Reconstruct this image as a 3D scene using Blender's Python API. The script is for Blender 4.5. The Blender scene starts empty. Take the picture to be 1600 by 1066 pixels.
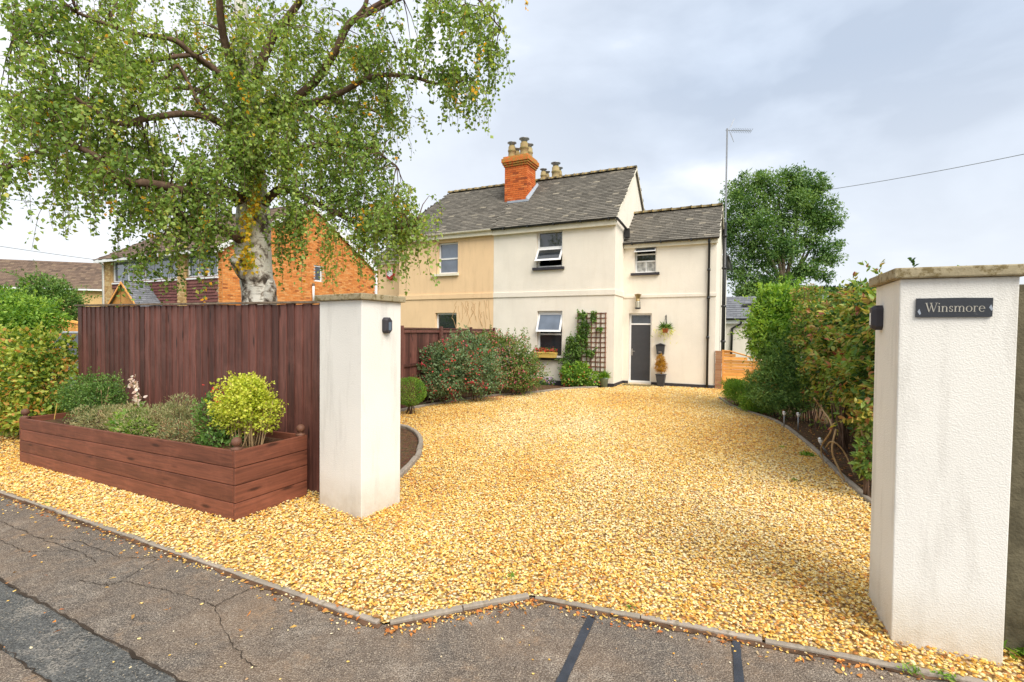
import bpy, math, random
import numpy as np
from mathutils import Vector, Matrix

random.seed(7)
RNG = np.random.default_rng(11)
SC = bpy.context.scene
COL = SC.collection

# ------------------------------------------------------------------ camera
CH = 1.7
F_PX = 770.0
PITCH = 16 / 770.0
ROLL = 0.009
cam_d = bpy.data.cameras.new('camera')
cam_d.sensor_width = 36.0
cam_d.lens = F_PX / 1600 * 36
cam_d.clip_start = 0.05
cam_d.clip_end = 2000
cam = bpy.data.objects.new('camera', cam_d)
COL.objects.link(cam)
_cr, _sr, _cp, _sp = math.cos(ROLL), math.sin(ROLL), math.cos(PITCH), math.sin(PITCH)
FW = np.array([0, _cp, -_sp]); U0 = np.array([0, _sp, _cp]); R0 = np.array([1.0, 0, 0])
RV = _cr * R0 + _sr * U0; UV = -_sr * R0 + _cr * U0
cam.matrix_world = Matrix(((RV[0], UV[0], -FW[0], 0), (RV[1], UV[1], -FW[1], 0), (RV[2], UV[2], -FW[2], CH), (0, 0, 0, 1)))
SC.camera = cam

# ------------------------------------------------------------------ sky, sun, exposure
SUN_EL, SUN_AZ = math.radians(48), math.radians(150)     # azimuth clockwise from +Y
world = bpy.data.worlds.new('World')
SC.world = world
world.use_nodes = True
wn, wl = world.node_tree.nodes, world.node_tree.links
wn.clear()
sky = wn.new('ShaderNodeTexSky'); sky.sky_type = 'NISHITA'; sky.sun_disc = False
sky.sun_elevation = SUN_EL; sky.sun_rotation = SUN_AZ
tc = wn.new('ShaderNodeTexCoord')
mp = wn.new('ShaderNodeMapping'); mp.inputs['Scale'].default_value = (1.0, 1.0, 1.9); mp.inputs['Location'].default_value = (2.3, .9, 1.7)
wl.new(tc.outputs['Generated'], mp.inputs['Vector'])
n1 = wn.new('ShaderNodeTexNoise'); n1.inputs['Scale'].default_value = 1.5; n1.inputs['Detail'].default_value = 5; n1.inputs['Roughness'].default_value = .5
n1.inputs['Distortion'].default_value = .5
wl.new(mp.outputs[0], n1.inputs['Vector'])
r1 = wn.new('ShaderNodeValToRGB'); r1.color_ramp.elements[0].position = .40; r1.color_ramp.elements[1].position = .60
r1.color_ramp.elements[0].color = (4.4, 5.1, 6.2, 1); r1.color_ramp.elements[1].color = (8.3, 8.6, 9.1, 1)
e = r1.color_ramp.elements.new(.5); e.color = (5.6, 6.35, 7.5, 1)
n2 = wn.new('ShaderNodeTexNoise'); n2.inputs['Scale'].default_value = 4.2; n2.inputs['Detail'].default_value = 7; n2.inputs['Roughness'].default_value = .55; n2.inputs['Distortion'].default_value = .3
wl.new(mp.outputs[0], n2.inputs['Vector'])
nm_ = wn.new('ShaderNodeMixRGB'); nm_.inputs['Fac'].default_value = .3
wl.new(n1.outputs['Fac'], nm_.inputs['Color1']); wl.new(n2.outputs['Fac'], nm_.inputs['Color2'])
wl.new(nm_.outputs['Color'], r1.inputs['Fac'])
# paler, warmer cloud towards the horizon
sx = wn.new('ShaderNodeSeparateXYZ'); wl.new(tc.outputs['Generated'], sx.inputs[0])
mr = wn.new('ShaderNodeMapRange'); mr.inputs['From Min'].default_value = 0.0; mr.inputs['From Max'].default_value = .42
mr.inputs['To Min'].default_value = .72; mr.inputs['To Max'].default_value = 0.0
wl.new(sx.outputs['Z'], mr.inputs['Value'])
m2 = wn.new('ShaderNodeMixRGB'); m2.inputs['Color2'].default_value = (7.7, 7.75, 7.8, 1)
wl.new(mr.outputs[0], m2.inputs['Fac']); wl.new(r1.outputs['Color'], m2.inputs['Color1'])
mx_ = wn.new('ShaderNodeMapRange'); mx_.inputs['From Min'].default_value = .35; mx_.inputs['From Max'].default_value = -.55
mx_.inputs['To Min'].default_value = 0.0; mx_.inputs['To Max'].default_value = .7
wl.new(sx.outputs['X'], mx_.inputs['Value'])
m4 = wn.new('ShaderNodeMixRGB'); m4.inputs['Color2'].default_value = (8.6, 8.75, 9.0, 1)
wl.new(mx_.outputs[0], m4.inputs['Fac']); wl.new(m2.outputs['Color'], m4.inputs['Color1'])
m3 = wn.new('ShaderNodeMixRGB'); m3.inputs['Fac'].default_value = .93
wl.new(sky.outputs['Color'], m3.inputs['Color1']); wl.new(m4.outputs['Color'], m3.inputs['Color2'])
bg = wn.new('ShaderNodeBackground'); bg.inputs['Strength'].default_value = .073
wo = wn.new('ShaderNodeOutputWorld')
wl.new(m3.outputs['Color'], bg.inputs['Color']); wl.new(bg.outputs[0], wo.inputs['Surface'])

sd = bpy.data.lights.new('sun', 'SUN'); sd.energy = 2.5; sd.angle = math.radians(40); sd.color = (1, .93, .82)
sun = bpy.data.objects.new('sun', sd); COL.objects.link(sun)
sv = Vector((math.sin(SUN_AZ) * math.cos(SUN_EL), math.cos(SUN_AZ) * math.cos(SUN_EL), math.sin(SUN_EL)))
sun.rotation_euler = sv.to_track_quat('Z', 'Y').to_euler()
SC.view_settings.view_transform = 'Standard'
SC.view_settings.look = 'None'
SC.view_settings.gamma = 1.0
SC.view_settings.use_curve_mapping = False
SC.view_settings.exposure = 0.9

# ------------------------------------------------------------------ helpers
def at(x, y, Y):
    """point of the place seen at photo pixel (x, y), Y metres ahead"""
    d = FW + RV * (x - 800) / F_PX + UV * (533 - y) / F_PX
    return np.array([0, 0, CH]) + d * (Y / d[1])

def gnd(x, y, z=0.0):
    d = FW + RV * (x - 800) / F_PX + UV * (533 - y) / F_PX
    return np.array([0, 0, CH]) + d * ((z - CH) / d[2])

def tag(o, label=None, cat=None, group=None, kind=None):
    if label: o['label'] = label
    if cat: o['category'] = cat
    if group: o['group'] = group
    if kind: o['kind'] = kind
    return o

def thing(name, loc, label, cat, group=None, rz=0.0):
    o = bpy.data.objects.new(name, None)
    o.empty_display_size = .2
    COL.objects.link(o)
    o.location = loc; o.rotation_euler = (0, 0, rz)
    return tag(o, label, cat, group)

def link(name, me, parent=None, loc=None, rot=None, scale=None):
    o = bpy.data.objects.new(name, me)
    COL.objects.link(o)
    if parent is not None:
        o.parent = parent
    if loc is not None: o.location = loc
    if rot is not None: o.rotation_euler = rot
    if scale is not None: o.scale = scale
    return o

class Fr:
    """a right-handed or mirrored frame: a along d, b along n, z up"""
    def __init__(s, O, d, n):
        s.O = np.array([O[0], O[1], O[2] if len(O) > 2 else 0.0]); s.d = np.array([d[0], d[1], 0.0]); s.n = np.array([n[0], n[1], 0.0])
    def p(s, a, b, z):
        return s.O + s.d * a + s.n * b + np.array([0, 0, z])
    def ang(s):
        return math.atan2(s.d[1], s.d[0])

WORLD = Fr((0, 0), (1, 0), (0, 1))

class MB:
    def __init__(s):
        s.v = []; s.f = []; s.val = []
    def add(s, vs, fs, val=0.5):
        k = len(s.v)
        s.v.extend([tuple(map(float, q)) for q in vs])
        for f in fs:
            s.f.append(tuple(i + k for i in f)); s.val.append(val)
    def hexa(s, c, val=.5):
        """8 corners: bottom ring 0-3, top ring 4-7"""
        s.add(c, [(3, 2, 1, 0), (4, 5, 6, 7), (0, 1, 5, 4), (1, 2, 6, 5), (2, 3, 7, 6), (3, 0, 4, 7)], val)
    def box(s, fr, a0, a1, b0, b1, z0, z1, val=.5):
        s.hexa([fr.p(a0, b0, z0), fr.p(a1, b0, z0), fr.p(a1, b1, z0), fr.p(a0, b1, z0),
                fr.p(a0, b0, z1), fr.p(a1, b0, z1), fr.p(a1, b1, z1), fr.p(a0, b1, z1)], val)
    def prism(s, poly, ext, val=.5):
        """poly: list of 3d points, ext: 3d extrusion vector"""
        n = len(poly); e = np.array(ext)
        vs = list(poly) + [np.array(q) + e for q in poly]
        fs = [tuple(range(n))[::-1], tuple(range(n, 2 * n))] + [(i, (i + 1) % n, (i + 1) % n + n, i + n) for i in range(n)]
        s.add(vs, fs, val)
    def tube(s, pts, rad, seg=8, cap=True, val=.5, wob=0.0):
        pts = [np.array(q, float) for q in pts]
        if not hasattr(rad, '__len__'): rad = [rad] * len(pts)
        k = len(s.v); n = len(pts)
        prev = None
        for i, q in enumerate(pts):
            t = pts[min(i + 1, n - 1)] - pts[max(i - 1, 0)]
            t = t / (np.linalg.norm(t) + 1e-9)
            if prev is None:
                a = np.cross(t, [0.13, 0.3, 0.94]);
                if np.linalg.norm(a) < .2: a = np.cross(t, [1, 0, 0])
            else:
                a = prev - t * (prev @ t)
            a = a / (np.linalg.norm(a) + 1e-9); prev = a
            b = np.cross(t, a)
            for j in range(seg):
                th = 2 * math.pi * j / seg
                r = rad[i] * (1 + (wob * random.uniform(-1, 1) if wob else 0))
                s.v.append(tuple(q + (a * math.cos(th) + b * math.sin(th)) * r))
        for i in range(n - 1):
            for j in range(seg):
                j2 = (j + 1) % seg
                s.f.append((k + i * seg + j, k + i * seg + j2, k + (i + 1) * seg + j2, k + (i + 1) * seg + j)); s.val.append(val)
        if cap:
            s.f.append(tuple(k + j for j in range(seg))[::-1]); s.val.append(val)
            s.f.append(tuple(k + (n - 1) * seg + j for j in range(seg))); s.val.append(val)
    def lathe(s, c, prof, seg=16, val=.5):
        """prof: (radius, z) from bottom to top around a vertical axis through c"""
        k = len(s.v); n = len(prof); c = np.array(c, float)
        for r, z in prof:
            for j in range(seg):
                th = 2 * math.pi * j / seg
                s.v.append((c[0] + r * math.cos(th), c[1] + r * math.sin(th), c[2] + z))
        for i in range(n - 1):
            for j in range(seg):
                j2 = (j + 1) % seg
                s.f.append((k + i * seg + j, k + i * seg + j2, k + (i + 1) * seg + j2, k + (i + 1) * seg + j)); s.val.append(val)
        s.f.append(tuple(k + j for j in range(seg))[::-1]); s.val.append(val)
        s.f.append(tuple(k + (n - 1) * seg + j for j in range(seg))); s.val.append(val)
    def mesh(s, name, m, smooth=False, origin=None):
        me = bpy.data.meshes.new(name)
        v = s.v if origin is None else [tuple(np.array(q) - np.array(origin)) for q in s.v]
        me.from_pydata(v, [], s.f)
        at_ = me.attributes.new('v', 'FLOAT', 'FACE')
        at_.data.foreach_set('value', s.val)
        if smooth: me.polygons.foreach_set('use_smooth', [True] * len(s.f))
        me.materials.append(m)
        me.update()
        return me
    def build(s, name, m, parent=None, smooth=False, bevel=0.0, kind=None):
        me = s.mesh(name, m, smooth)
        o = link(name, me, parent)
        if parent is not None:
            L = Vector((0, 0, 0)); q = parent
            while q is not None:
                L += Vector(q.location); q = q.parent
            o.location = -L
        if bevel:
            b = o.modifiers.new('bevel', 'BEVEL'); b.width = bevel; b.segments = 2; b.limit_method = 'ANGLE'
        if kind: o['kind'] = kind
        return o

def loc_in(parent, p):
    L = Vector((0, 0, 0)); q = parent
    while q is not None:
        L += Vector(q.location); q = q.parent
    return Vector([float(c) for c in p]) - L

def catmull(pts, n=6):
    pts = [np.array(p, float) for p in pts]
    P = [2 * pts[0] - pts[1]] + pts + [2 * pts[-1] - pts[-2]]
    out = []
    for i in range(1, len(P) - 2):
        for k in range(n):
            t = k / n
            out.append(.5 * ((2 * P[i]) + (-P[i - 1] + P[i + 1]) * t + (2 * P[i - 1] - 5 * P[i] + 4 * P[i + 1] - P[i + 2]) * t * t + (-P[i - 1] + 3 * P[i] - 3 * P[i + 1] + P[i + 2]) * t ** 3))
    out.append(pts[-1])
    return out

def inpoly(X, Y, poly):
    ins = np.zeros(len(X), bool); n = len(poly); j = n - 1
    for i in range(n):
        xi, yi = poly[i][:2]; xj, yj = poly[j][:2]
        c = ((yi > Y) != (yj > Y)) & (X < (xj - xi) * (Y - yi) / (yj - yi + 1e-12) + xi)
        ins ^= c; j = i
    return ins

# ------------------------------------------------------------------ materials
class NT:
    def __init__(s, name):
        s.m = bpy.data.materials.new(name); s.m.use_nodes = True
        s.n = s.m.node_tree.nodes; s.l = s.m.node_tree.links
        s.b = s.n['Principled BSDF']
    def new(s, t, **k):
        x = s.n.new(t)
        for a, v in k.items():
            if a in x.inputs: x.inputs[a].default_value = v
            else: setattr(x, a, v)
        return x
    def ln(s, a, b): s.l.new(a, b)
    def coord(s, sc=(1, 1, 1), rot=(0, 0, 0), kind='Object'):
        t = s.new('ShaderNodeTexCoord'); m = s.new('ShaderNodeMapping')
        m.inputs['Scale'].default_value = sc; m.inputs['Rotation'].default_value = rot
        s.ln(t.outputs[kind], m.inputs['Vector']); return m.outputs[0]
    def noise(s, vec, scale, detail=4, rough=.55, dist=0):
        x = s.new('ShaderNodeTexNoise'); x.inputs['Scale'].default_value = scale; x.inputs['Detail'].default_value = detail
        x.inputs['Roughness'].default_value = rough; x.inputs['Distortion'].default_value = dist
        s.ln(vec, x.inputs['Vector']); return x.outputs['Fac']
    def ramp(s, fac, stops, interp='LINEAR'):
        x = s.new('ShaderNodeValToRGB'); cr = x.color_ramp; cr.interpolation = interp
        while len(cr.elements) < len(stops): cr.elements.new(.5)
        for e_, (p, c) in zip(cr.elements, stops):
            e_.position = p; e_.color = (*c, 1) if len(c) == 3 else c
        s.ln(fac, x.inputs['Fac']); return x.outputs['Color']
    def mix(s, fac, a, b, mode='MIX'):
        x = s.new('ShaderNodeMixRGB'); x.blend_type = mode
        for inp, v in (('Fac', fac), ('Color1', a), ('Color2', b)):
            if isinstance(v, (int, float)): x.inputs[inp].default_value = v
            elif isinstance(v, tuple): x.inputs[inp].default_value = (*v, 1) if len(v) == 3 else v
            else: s.ln(v, x.inputs[inp])
        return x.outputs['Color']
    def attr(s, name, kind='GEOMETRY'):
        x = s.new('ShaderNodeAttribute'); x.attribute_name = name; x.attribute_type = kind; return x.outputs['Fac']
    def rand(s):
        return s.new('ShaderNodeObjectInfo').outputs['Random']
    def bump(s, h, strength, dist):
        x = s.new('ShaderNodeBump'); x.inputs['Strength'].default_value = strength; x.inputs['Distance'].default_value = dist
        s.ln(h, x.inputs['Height']); s.ln(x.outputs[0], s.b.inputs['Normal'])
    def col(s, c):
        if isinstance(c, tuple): s.b.inputs['Base Color'].default_value = (*c, 1)
        else: s.ln(c, s.b.inputs['Base Color'])
    def fin(s, rough=.8, spec=.3, metal=0.0):
        s.b.inputs['Roughness'].default_value = rough; s.b.inputs['Specular IOR Level'].default_value = spec; s.b.inputs['Metallic'].default_value = metal
        return s.m

def sc3(c, k): return tuple(x * k for x in c)

def m_plain(name, c, rough=.5, spec=.4, metal=0.0, var=.12, bump=0.0):
    t = NT(name); v = t.coord(); f = t.noise(v, 9, 4)
    t.col(t.ramp(f, [(.3, sc3(c, 1 - var)), (.7, sc3(c, 1 + var * .6))]))
    if bump: t.bump(t.noise(v, 60, 3), bump, .01)
    return t.fin(rough, spec, metal)

def m_render(name, c, stain, bump=.5, grain=170, streak=.5, dist=.006, lowdirt=True):
    """painted textured render with faint stains and rain streaks"""
    t = NT(name); v = t.coord()
    big = t.noise(v, 1.3, 5, .6)
    vs = t.coord((2.2, 2.2, .35)); st = t.noise(vs, 2.6, 5, .65)
    a = t.ramp(big, [(.35, sc3(c, .93)), (.65, c)])
    k = t.ramp(st, [(.5, (0, 0, 0)), (.78, (1, 1, 1))])
    km = t.mix(1.0, k, (streak, streak, streak), 'MULTIPLY')
    a = t.mix(km, a, stain)
    fine = t.noise(v, 40, 2)
    a = t.mix(t.ramp(fine, [(.68, (0, 0, 0)), (.8, (.25, .25, .25))]), a, sc3(stain, .8))
    if lowdirt:
        g = t.new('ShaderNodeSeparateXYZ'); tcc = t.new('ShaderNodeTexCoord'); t.ln(tcc.outputs['Object'], g.inputs[0])
        mrr = t.new('ShaderNodeMapRange'); mrr.inputs['From Min'].default_value = .0; mrr.inputs['From Max'].default_value = .35
        mrr.inputs['To Min'].default_value = .95; mrr.inputs['To Max'].default_value = 0
        t.ln(g.outputs['Z'], mrr.inputs['Value'])
        nz = t.noise(v, 9, 5, .7)
        mm = t.new('ShaderNodeMath', operation='MULTIPLY'); t.ln(mrr.outputs[0], mm.inputs[0]); t.ln(nz, mm.inputs[1])
        a = t.mix(mm.outputs[0], a, (.42, .33, .2))
    t.col(a)
    vo = t.new('ShaderNodeTexVoronoi'); vo.inputs['Scale'].default_value = grain; t.ln(v, vo.inputs['Vector'])
    h = t.mix(.5, vo.outputs['Distance'], t.noise(v, grain * .6, 3, .6))
    t.bump(h, bump, dist)
    return t.fin(.85, .25)

def m_wood(name, c1, c2, axis='z', rough=.6, spec=.35, knots=True, grain=1.0, vmin=.62, vmax=1.45):
    t = NT(name)
    s = {'z': (14, 14, .9), 'x': (.9, 14, 14), 'y': (14, .9, 14)}[axis]
    v = t.coord(tuple(q * grain for q in s))
    rn = t.rand()
    va = t.new('ShaderNodeVectorMath', operation='ADD'); t.ln(v, va.inputs[0])
    cm = t.new('ShaderNodeCombineXYZ'); ml = t.new('ShaderNodeMath', operation='MULTIPLY'); ml.inputs[1].default_value = 37.0
    t.ln(rn, ml.inputs[0]); t.ln(ml.outputs[0], cm.inputs[0]); t.ln(ml.outputs[0], cm.inputs[1]); t.ln(ml.outputs[0], cm.inputs[2])
    t.ln(cm.outputs[0], va.inputs[1])
    g = t.noise(va.outputs[0], 2.2, 6, .65, .9)
    a = t.ramp(g, [(.3, c1), (.72, c2)])
    hs = t.new('ShaderNodeHueSaturation'); t.ln(a, hs.inputs['Color'])
    mr_ = t.new('ShaderNodeMapRange'); mr_.inputs['To Min'].default_value = vmin; mr_.inputs['To Max'].default_value = vmax; t.ln(rn, mr_.inputs['Value'])
    t.ln(mr_.outputs[0], hs.inputs['Value'])
    a = hs.outputs['Color']
    v2 = t.coord((1, 1, 1))
    w = t.noise(v2, 3.5, 5, .7)
    a = t.mix(t.ramp(w, [(.5, (0, 0, 0)), (.8, (.2, .2, .2))]), a, tuple(min(1, q * 2.1 + .03) for q in c2))
    if knots:
        vk = t.new('ShaderNodeVectorMath', operation='ADD'); t.ln(t.coord({'z': (7, 7, 1.6), 'x': (1.6, 7, 7), 'y': (7, 1.6, 7)}[axis]), vk.inputs[0]); t.ln(cm.outputs[0], vk.inputs[1])
        vo = t.new('ShaderNodeTexVoronoi'); vo.inputs['Scale'].default_value = 1.0; t.ln(vk.outputs[0], vo.inputs['Vector'])
        a = t.mix(t.ramp(vo.outputs['Distance'], [(.06, (.85, .85, .85)), (.15, (0, 0, 0))]), a, sc3(c1, .35))
    t.col(a)
    t.bump(g, .35, .004)
    return t.fin(rough, spec)

def m_leaf(name, stops, trans=.35, rough=.5):
    t = NT(name)
    c = t.ramp(t.attr('v'), stops)
    t.col(c); t.fin(rough, .35)
    tr = t.new('ShaderNodeBsdfTranslucent')
    c2 = t.mix(1.0, c, (1.35, 1.25, .55), 'MULTIPLY'); t.ln(c2, tr.inputs['Color'])
    mx = t.new('ShaderNodeMixShader'); mx.inputs[0].default_value = trans
    t.ln(t.b.outputs[0], mx.inputs[1]); t.ln(tr.outputs[0], mx.inputs[2])
    t.ln(mx.outputs[0], t.n['Material Output'].inputs['Surface'])
    return t.m

def m_pieces(name, stops, src='v', rough=.85, spec=.2, lichen=None, bump=.4, spot=26, amt=.8, lo=.62):
    """bricks, tiles, slates: colour by piece plus lichen spots"""
    t = NT(name); v = t.coord()
    f = t.rand() if src == 'rand' else t.attr('v')
    c = t.ramp(f, stops)
    nz = t.noise(v, 12, 5, .7)
    c = t.mix(.35, c, t.ramp(nz, [(.3, (.25, .25, .25)), (.7, (1.0, 1.0, 1.0))]), 'MULTIPLY')
    if lichen:
        s_ = t.noise(v, spot, 4, .7)
        c = t.mix(t.ramp(s_, [(lo, (0, 0, 0)), (lo + .1, (amt, amt, amt))]), c, lichen)
    t.col(c); t.bump(nz, bump, .01)
    return t.fin(rough, spec)

M = {}
M['pillar'] = m_render('pillar_render', (.79, .77, .72), (.42, .40, .36), .38, 130, .6, .007)
M['cream'] = m_render('cream_render', (.86, .795, .69), (.66, .59, .48), .35, 60, .28, .012, lowdirt=False)
M['yellow'] = m_render('ochre_render', (.86, .61, .36), (.62, .42, .24), .35, 60, .5, .012, lowdirt=False)
M['ctrim'] = m_plain('cream_trim', (.80, .74, .60), .6, .3, var=.05)
M['white'] = m_plain('white_upvc', (.82, .82, .82), .35, .5, var=.03)
M['black'] = m_plain('black_plastic', (.02, .02, .022), .35, .5)
M['sill'] = m_plain('dark_sill', (.045, .042, .05), .6, .3)
M['door'] = m_plain('charcoal_door', (.05, .052, .06), .5, .4)
M['steel'] = m_plain('steel', (.6, .6, .6), .3, .5, 1.0)
M['alu'] = m_plain('dull_aluminium', (.33, .34, .36), .5, .5, .6)
M['lead'] = m_plain('lead', (.33, .37, .43), .6, .3)
def m_glass(name, tint, rough=.03):
    t = NT(name); v = t.coord(); f = t.noise(v, 1.2, 3)
    t.col(t.ramp(f, [(.3, sc3(tint, .6)), (.7, sc3(tint, 1.4))])); t.bump(t.noise(v, 2.5, 1), .03, .01)
    t.fin(rough, .9); t.b.inputs['Coat Weight'].default_value = .4; t.b.inputs['Coat Roughness'].default_value = .02
    return t.m
M['glass'] = m_glass('window_glass', (.03, .035, .04))
M['glassb'] = m_glass('sky_reflection_glass', (.12, .15, .2))  # reflected sky put into the paler blue base colour of the panes
M['curtain'] = m_plain('net_curtain', (.5, .5, .48), .9, .1, var=.5)
M['dark'] = m_plain('dark_interior', (.03, .03, .03), .9, .1)
M['slate'] = m_pieces('stone_slate', [(0, (.13, .118, .10)), (.45, (.18, .165, .14)), (.85, (.235, .212, .178)), (1, (.36, .32, .25))], lichen=(.50, .45, .33), spot=22, lo=.64)
M['slate2'] = m_pieces('grey_slate', [(0, (.16, .17, .19)), (1, (.26, .27, .30))], lichen=(.4, .4, .38), lo=.72)
M['ridge'] = m_pieces('ridge_tile', [(0, (.17, .15, .10)), (.6, (.25, .22, .14)), (1, (.15, .13, .09))], 'rand', lichen=(.45, .28, .06), spot=9, lo=.5)
M['tile'] = m_pieces('brown_tile', [(0, (.12, .085, .065)), (.5, (.19, .13, .095)), (1, (.25, .18, .12))], lichen=(.40, .36, .27), spot=14, lo=.62)
M['hang'] = m_pieces('plum_tile', [(0, (.16, .065, .06)), (1, (.24, .10, .09))], lichen=None)
M['brick'] = m_pieces('red_brick', [(0, (.28, .07, .03)), (.2, (.62, .14, .035)), (.7, (.72, .19, .05)), (1, (.75, .25, .08))], 'rand', lichen=None)
M['brickst'] = m_pieces('red_brick_joined', [(0, (.28, .07, .03)), (.2, (.62, .14, .035)), (.7, (.72, .19, .05)), (1, (.75, .25, .08))], lichen=(.36, .24, .06), spot=9, lo=.44)
M['brick2'] = m_pieces('orange_brick', [(0, (.40, .12, .04)), (.12, (.70, .24, .06)), (.7, (.82, .32, .09)), (1, (.84, .42, .15))], lichen=None)
M['brick3'] = m_pieces('buff_brick', [(0, (.45, .27, .12)), (.5, (.66, .44, .2)), (1, (.7, .52, .28))], lichen=None)
M['mortar'] = m_plain('mortar', (.5, .38, .25), .9, .1)
M['capstone'] = m_pieces('cap_stone', [(0, (.33, .28, .17)), (1, (.40, .34, .22))], 'rand', lichen=(.16, .12, .05), spot=19, amt=.85, lo=.50, bump=.8)
M['clay'] = m_pieces('clay_pot', [(0, (.36, .25, .12)), (1, (.45, .35, .19))], 'rand', lichen=(.3, .26, .1), spot=8, lo=.5)
M['fence'] = m_wood('brown_fence', (.065, .028, .022), (.19, .075, .058), 'z')
M['planter'] = m_wood('planter_wood', (.115, .04, .024), (.26, .088, .05), 'x', rough=.6, vmin=.85, vmax=1.18)
M['finial'] = m_plain('finial_wood', (.15, .07, .045), .6, .3, var=.3)
M['trellis'] = m_wood('trellis_wood', (.10, .04, .025), (.2, .08, .045), 'z', knots=False)
M['orange'] = m_wood('orange_wood', (.62, .25, .05), (.84, .42, .12), 'x')
M['boxwood'] = m_wood('yellow_wood', (.6, .38, .08), (.78, .55, .16), 'x', knots=False)
M['kerb'] = m_pieces('kerb_concrete', [(0, (.30, .26, .21)), (1, (.40, .34, .28))], 'rand', lichen=(.2, .17, .12), spot=14, lo=.55, bump=.7)
M['car'] = m_plain('silver_paint', (.45, .48, .52), .25, .6, .5, var=.03)
M['rubber'] = m_plain('rubber', (.02, .02, .02), .8, .2)

def m_soil():
    t = NT('soil'); v = t.coord()
    a = t.noise(v, 14, 8, .75); vo = t.new('ShaderNodeTexVoronoi'); vo.inputs['Scale'].default_value = 38; t.ln(v, vo.inputs['Vector'])
    c = t.ramp(a, [(.3, (.06, .035, .02)), (.6, (.17, .10, .055)), (.8, (.30, .17, .08))])
    c = t.mix(.35, c, vo.outputs['Color'], 'MULTIPLY')
    t.col(c); t.bump(t.mix(.5, a, vo.outputs['Distance']), .9, .03)
    return t.fin(.95, .1)
M['soil'] = m_soil()

def m_grass():
    t = NT('rough_ground'); v = t.coord(); a = t.noise(v, .8, 8, .7)
    t.col(t.ramp(a, [(.3, (.05, .08, .02)), (.6, (.09, .12, .035)), (.8, (.16, .13, .06))])); t.bump(t.noise(v, 20, 5), .6, .05)
    return t.fin(.95, .1)
M['ground'] = m_grass()

def m_asphalt(name, c, light, warm):
    t = NT(name); v = t.coord()
    fine = t.noise(v, 130, 3, .7)
    vo = t.new('ShaderNodeTexVoronoi'); vo.inputs['Scale'].default_value = 95; t.ln(v, vo.inputs['Vector'])
    big = t.noise(v, 1.1, 7, .62, .4)
    a = t.ramp(fine, [(.34, sc3(c, .3)), (.5, c), (.66, light)])
    mid = t.noise(v, 26, 5, .75); a = t.mix(.6, a, t.ramp(mid, [(.36, (.45, .42, .4)), (.5, (1, 1, 1)), (.64, (1.5, 1.42, 1.3))]), 'MULTIPLY')
    rust = t.noise(v, 2.9, 6, .7)
    rm = t.mix(1.0, t.ramp(rust, [(.54, (0, 0, 0)), (.68, (.6, .6, .6))]), t.ramp(mid, [(.4, (0, 0, 0)), (.6, (1, 1, 1))]), 'MULTIPLY')
    a = t.mix(rm, a, warm)
    sp = t.ramp(t.noise(v, 75, 1, .5), [(.66, (0, 0, 0)), (.72, (.8, .8, .8))])
    a = t.mix(sp, a, (.42, .36, .27))
    a = t.mix(t.ramp(big, [(.42, (0, 0, 0)), (.7, (.75, .75, .75))]), a, t.mix(.5, a, warm))
    pale = t.noise(v, 2.3, 8, .8)
    pm = t.mix(1.0, t.ramp(pale, [(.53, (0, 0, 0)), (.68, (.65, .65, .65))]), t.ramp(fine, [(.42, (0, 0, 0)), (.56, (1, 1, 1))]), 'MULTIPLY')
    a = t.mix(pm, a, (.52, .45, .37))
    t.col(a)
    t.bump(t.mix(.5, fine, vo.outputs['Distance']), .9, .012)
    return t.fin(.8, .3)
M['pave'] = m_asphalt('worn_asphalt', (.125, .105, .088), (.36, .31, .26), (.33, .21, .12))
M['patch'] = m_asphalt('grey_asphalt', (.085, .088, .085), (.20, .20, .19), (.12, .12, .12))
M['tar'] = m_plain('tar', (.035, .04, .052), .55, .4, var=.35, bump=.5)
M['crack'] = m_plain('crack_dirt', (.055, .042, .032), .9, .1, var=.4)

STONES = [(0, (.90, .79, .50)), (.18, (.88, .71, .33)), (.42, (.85, .60, .18)), (.6, (.80, .50, .10)), (.76, (.70, .35, .05)), (.86, (.50, .20, .06)), (.92, (.46, .36, .22)), (1, (.88, .80, .60))]
def m_stone():
    t = NT('gravel_stone')
    c = t.ramp(t.attr('pcol', 'INSTANCER'), STONES)
    v = t.coord((1, 1, 1)); nz = t.noise(v, 2.2, 4, .6)
    c = t.mix(.35, c, t.ramp(nz, [(.35, (.6, .5, .38)), (.65, (1.1, 1.08, 1.0))]), 'MULTIPLY')
    t.col(c); return t.fin(.6, .35)
M['stone'] = m_stone()
def m_gravelbase():
    t = NT('gravel_base'); v = t.coord(); vo = t.new('ShaderNodeTexVoronoi'); vo.inputs['Scale'].default_value = 42; t.ln(v, vo.inputs['Vector'])
    sx_ = t.new('ShaderNodeSeparateXYZ'); t.ln(vo.outputs['Color'], sx_.inputs[0])
    c = t.ramp(sx_.outputs['X'], STONES)
    c = t.mix(t.ramp(vo.outputs['Distance'], [(.35, (0, 0, 0)), (.7, (1, 1, 1))]), c, (.25, .14, .05))
    t.col(c); t.bump(vo.outputs['Distance'], .9, -.02); return t.fin(.8, .2)
M['gbase'] = m_gravelbase()

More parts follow.
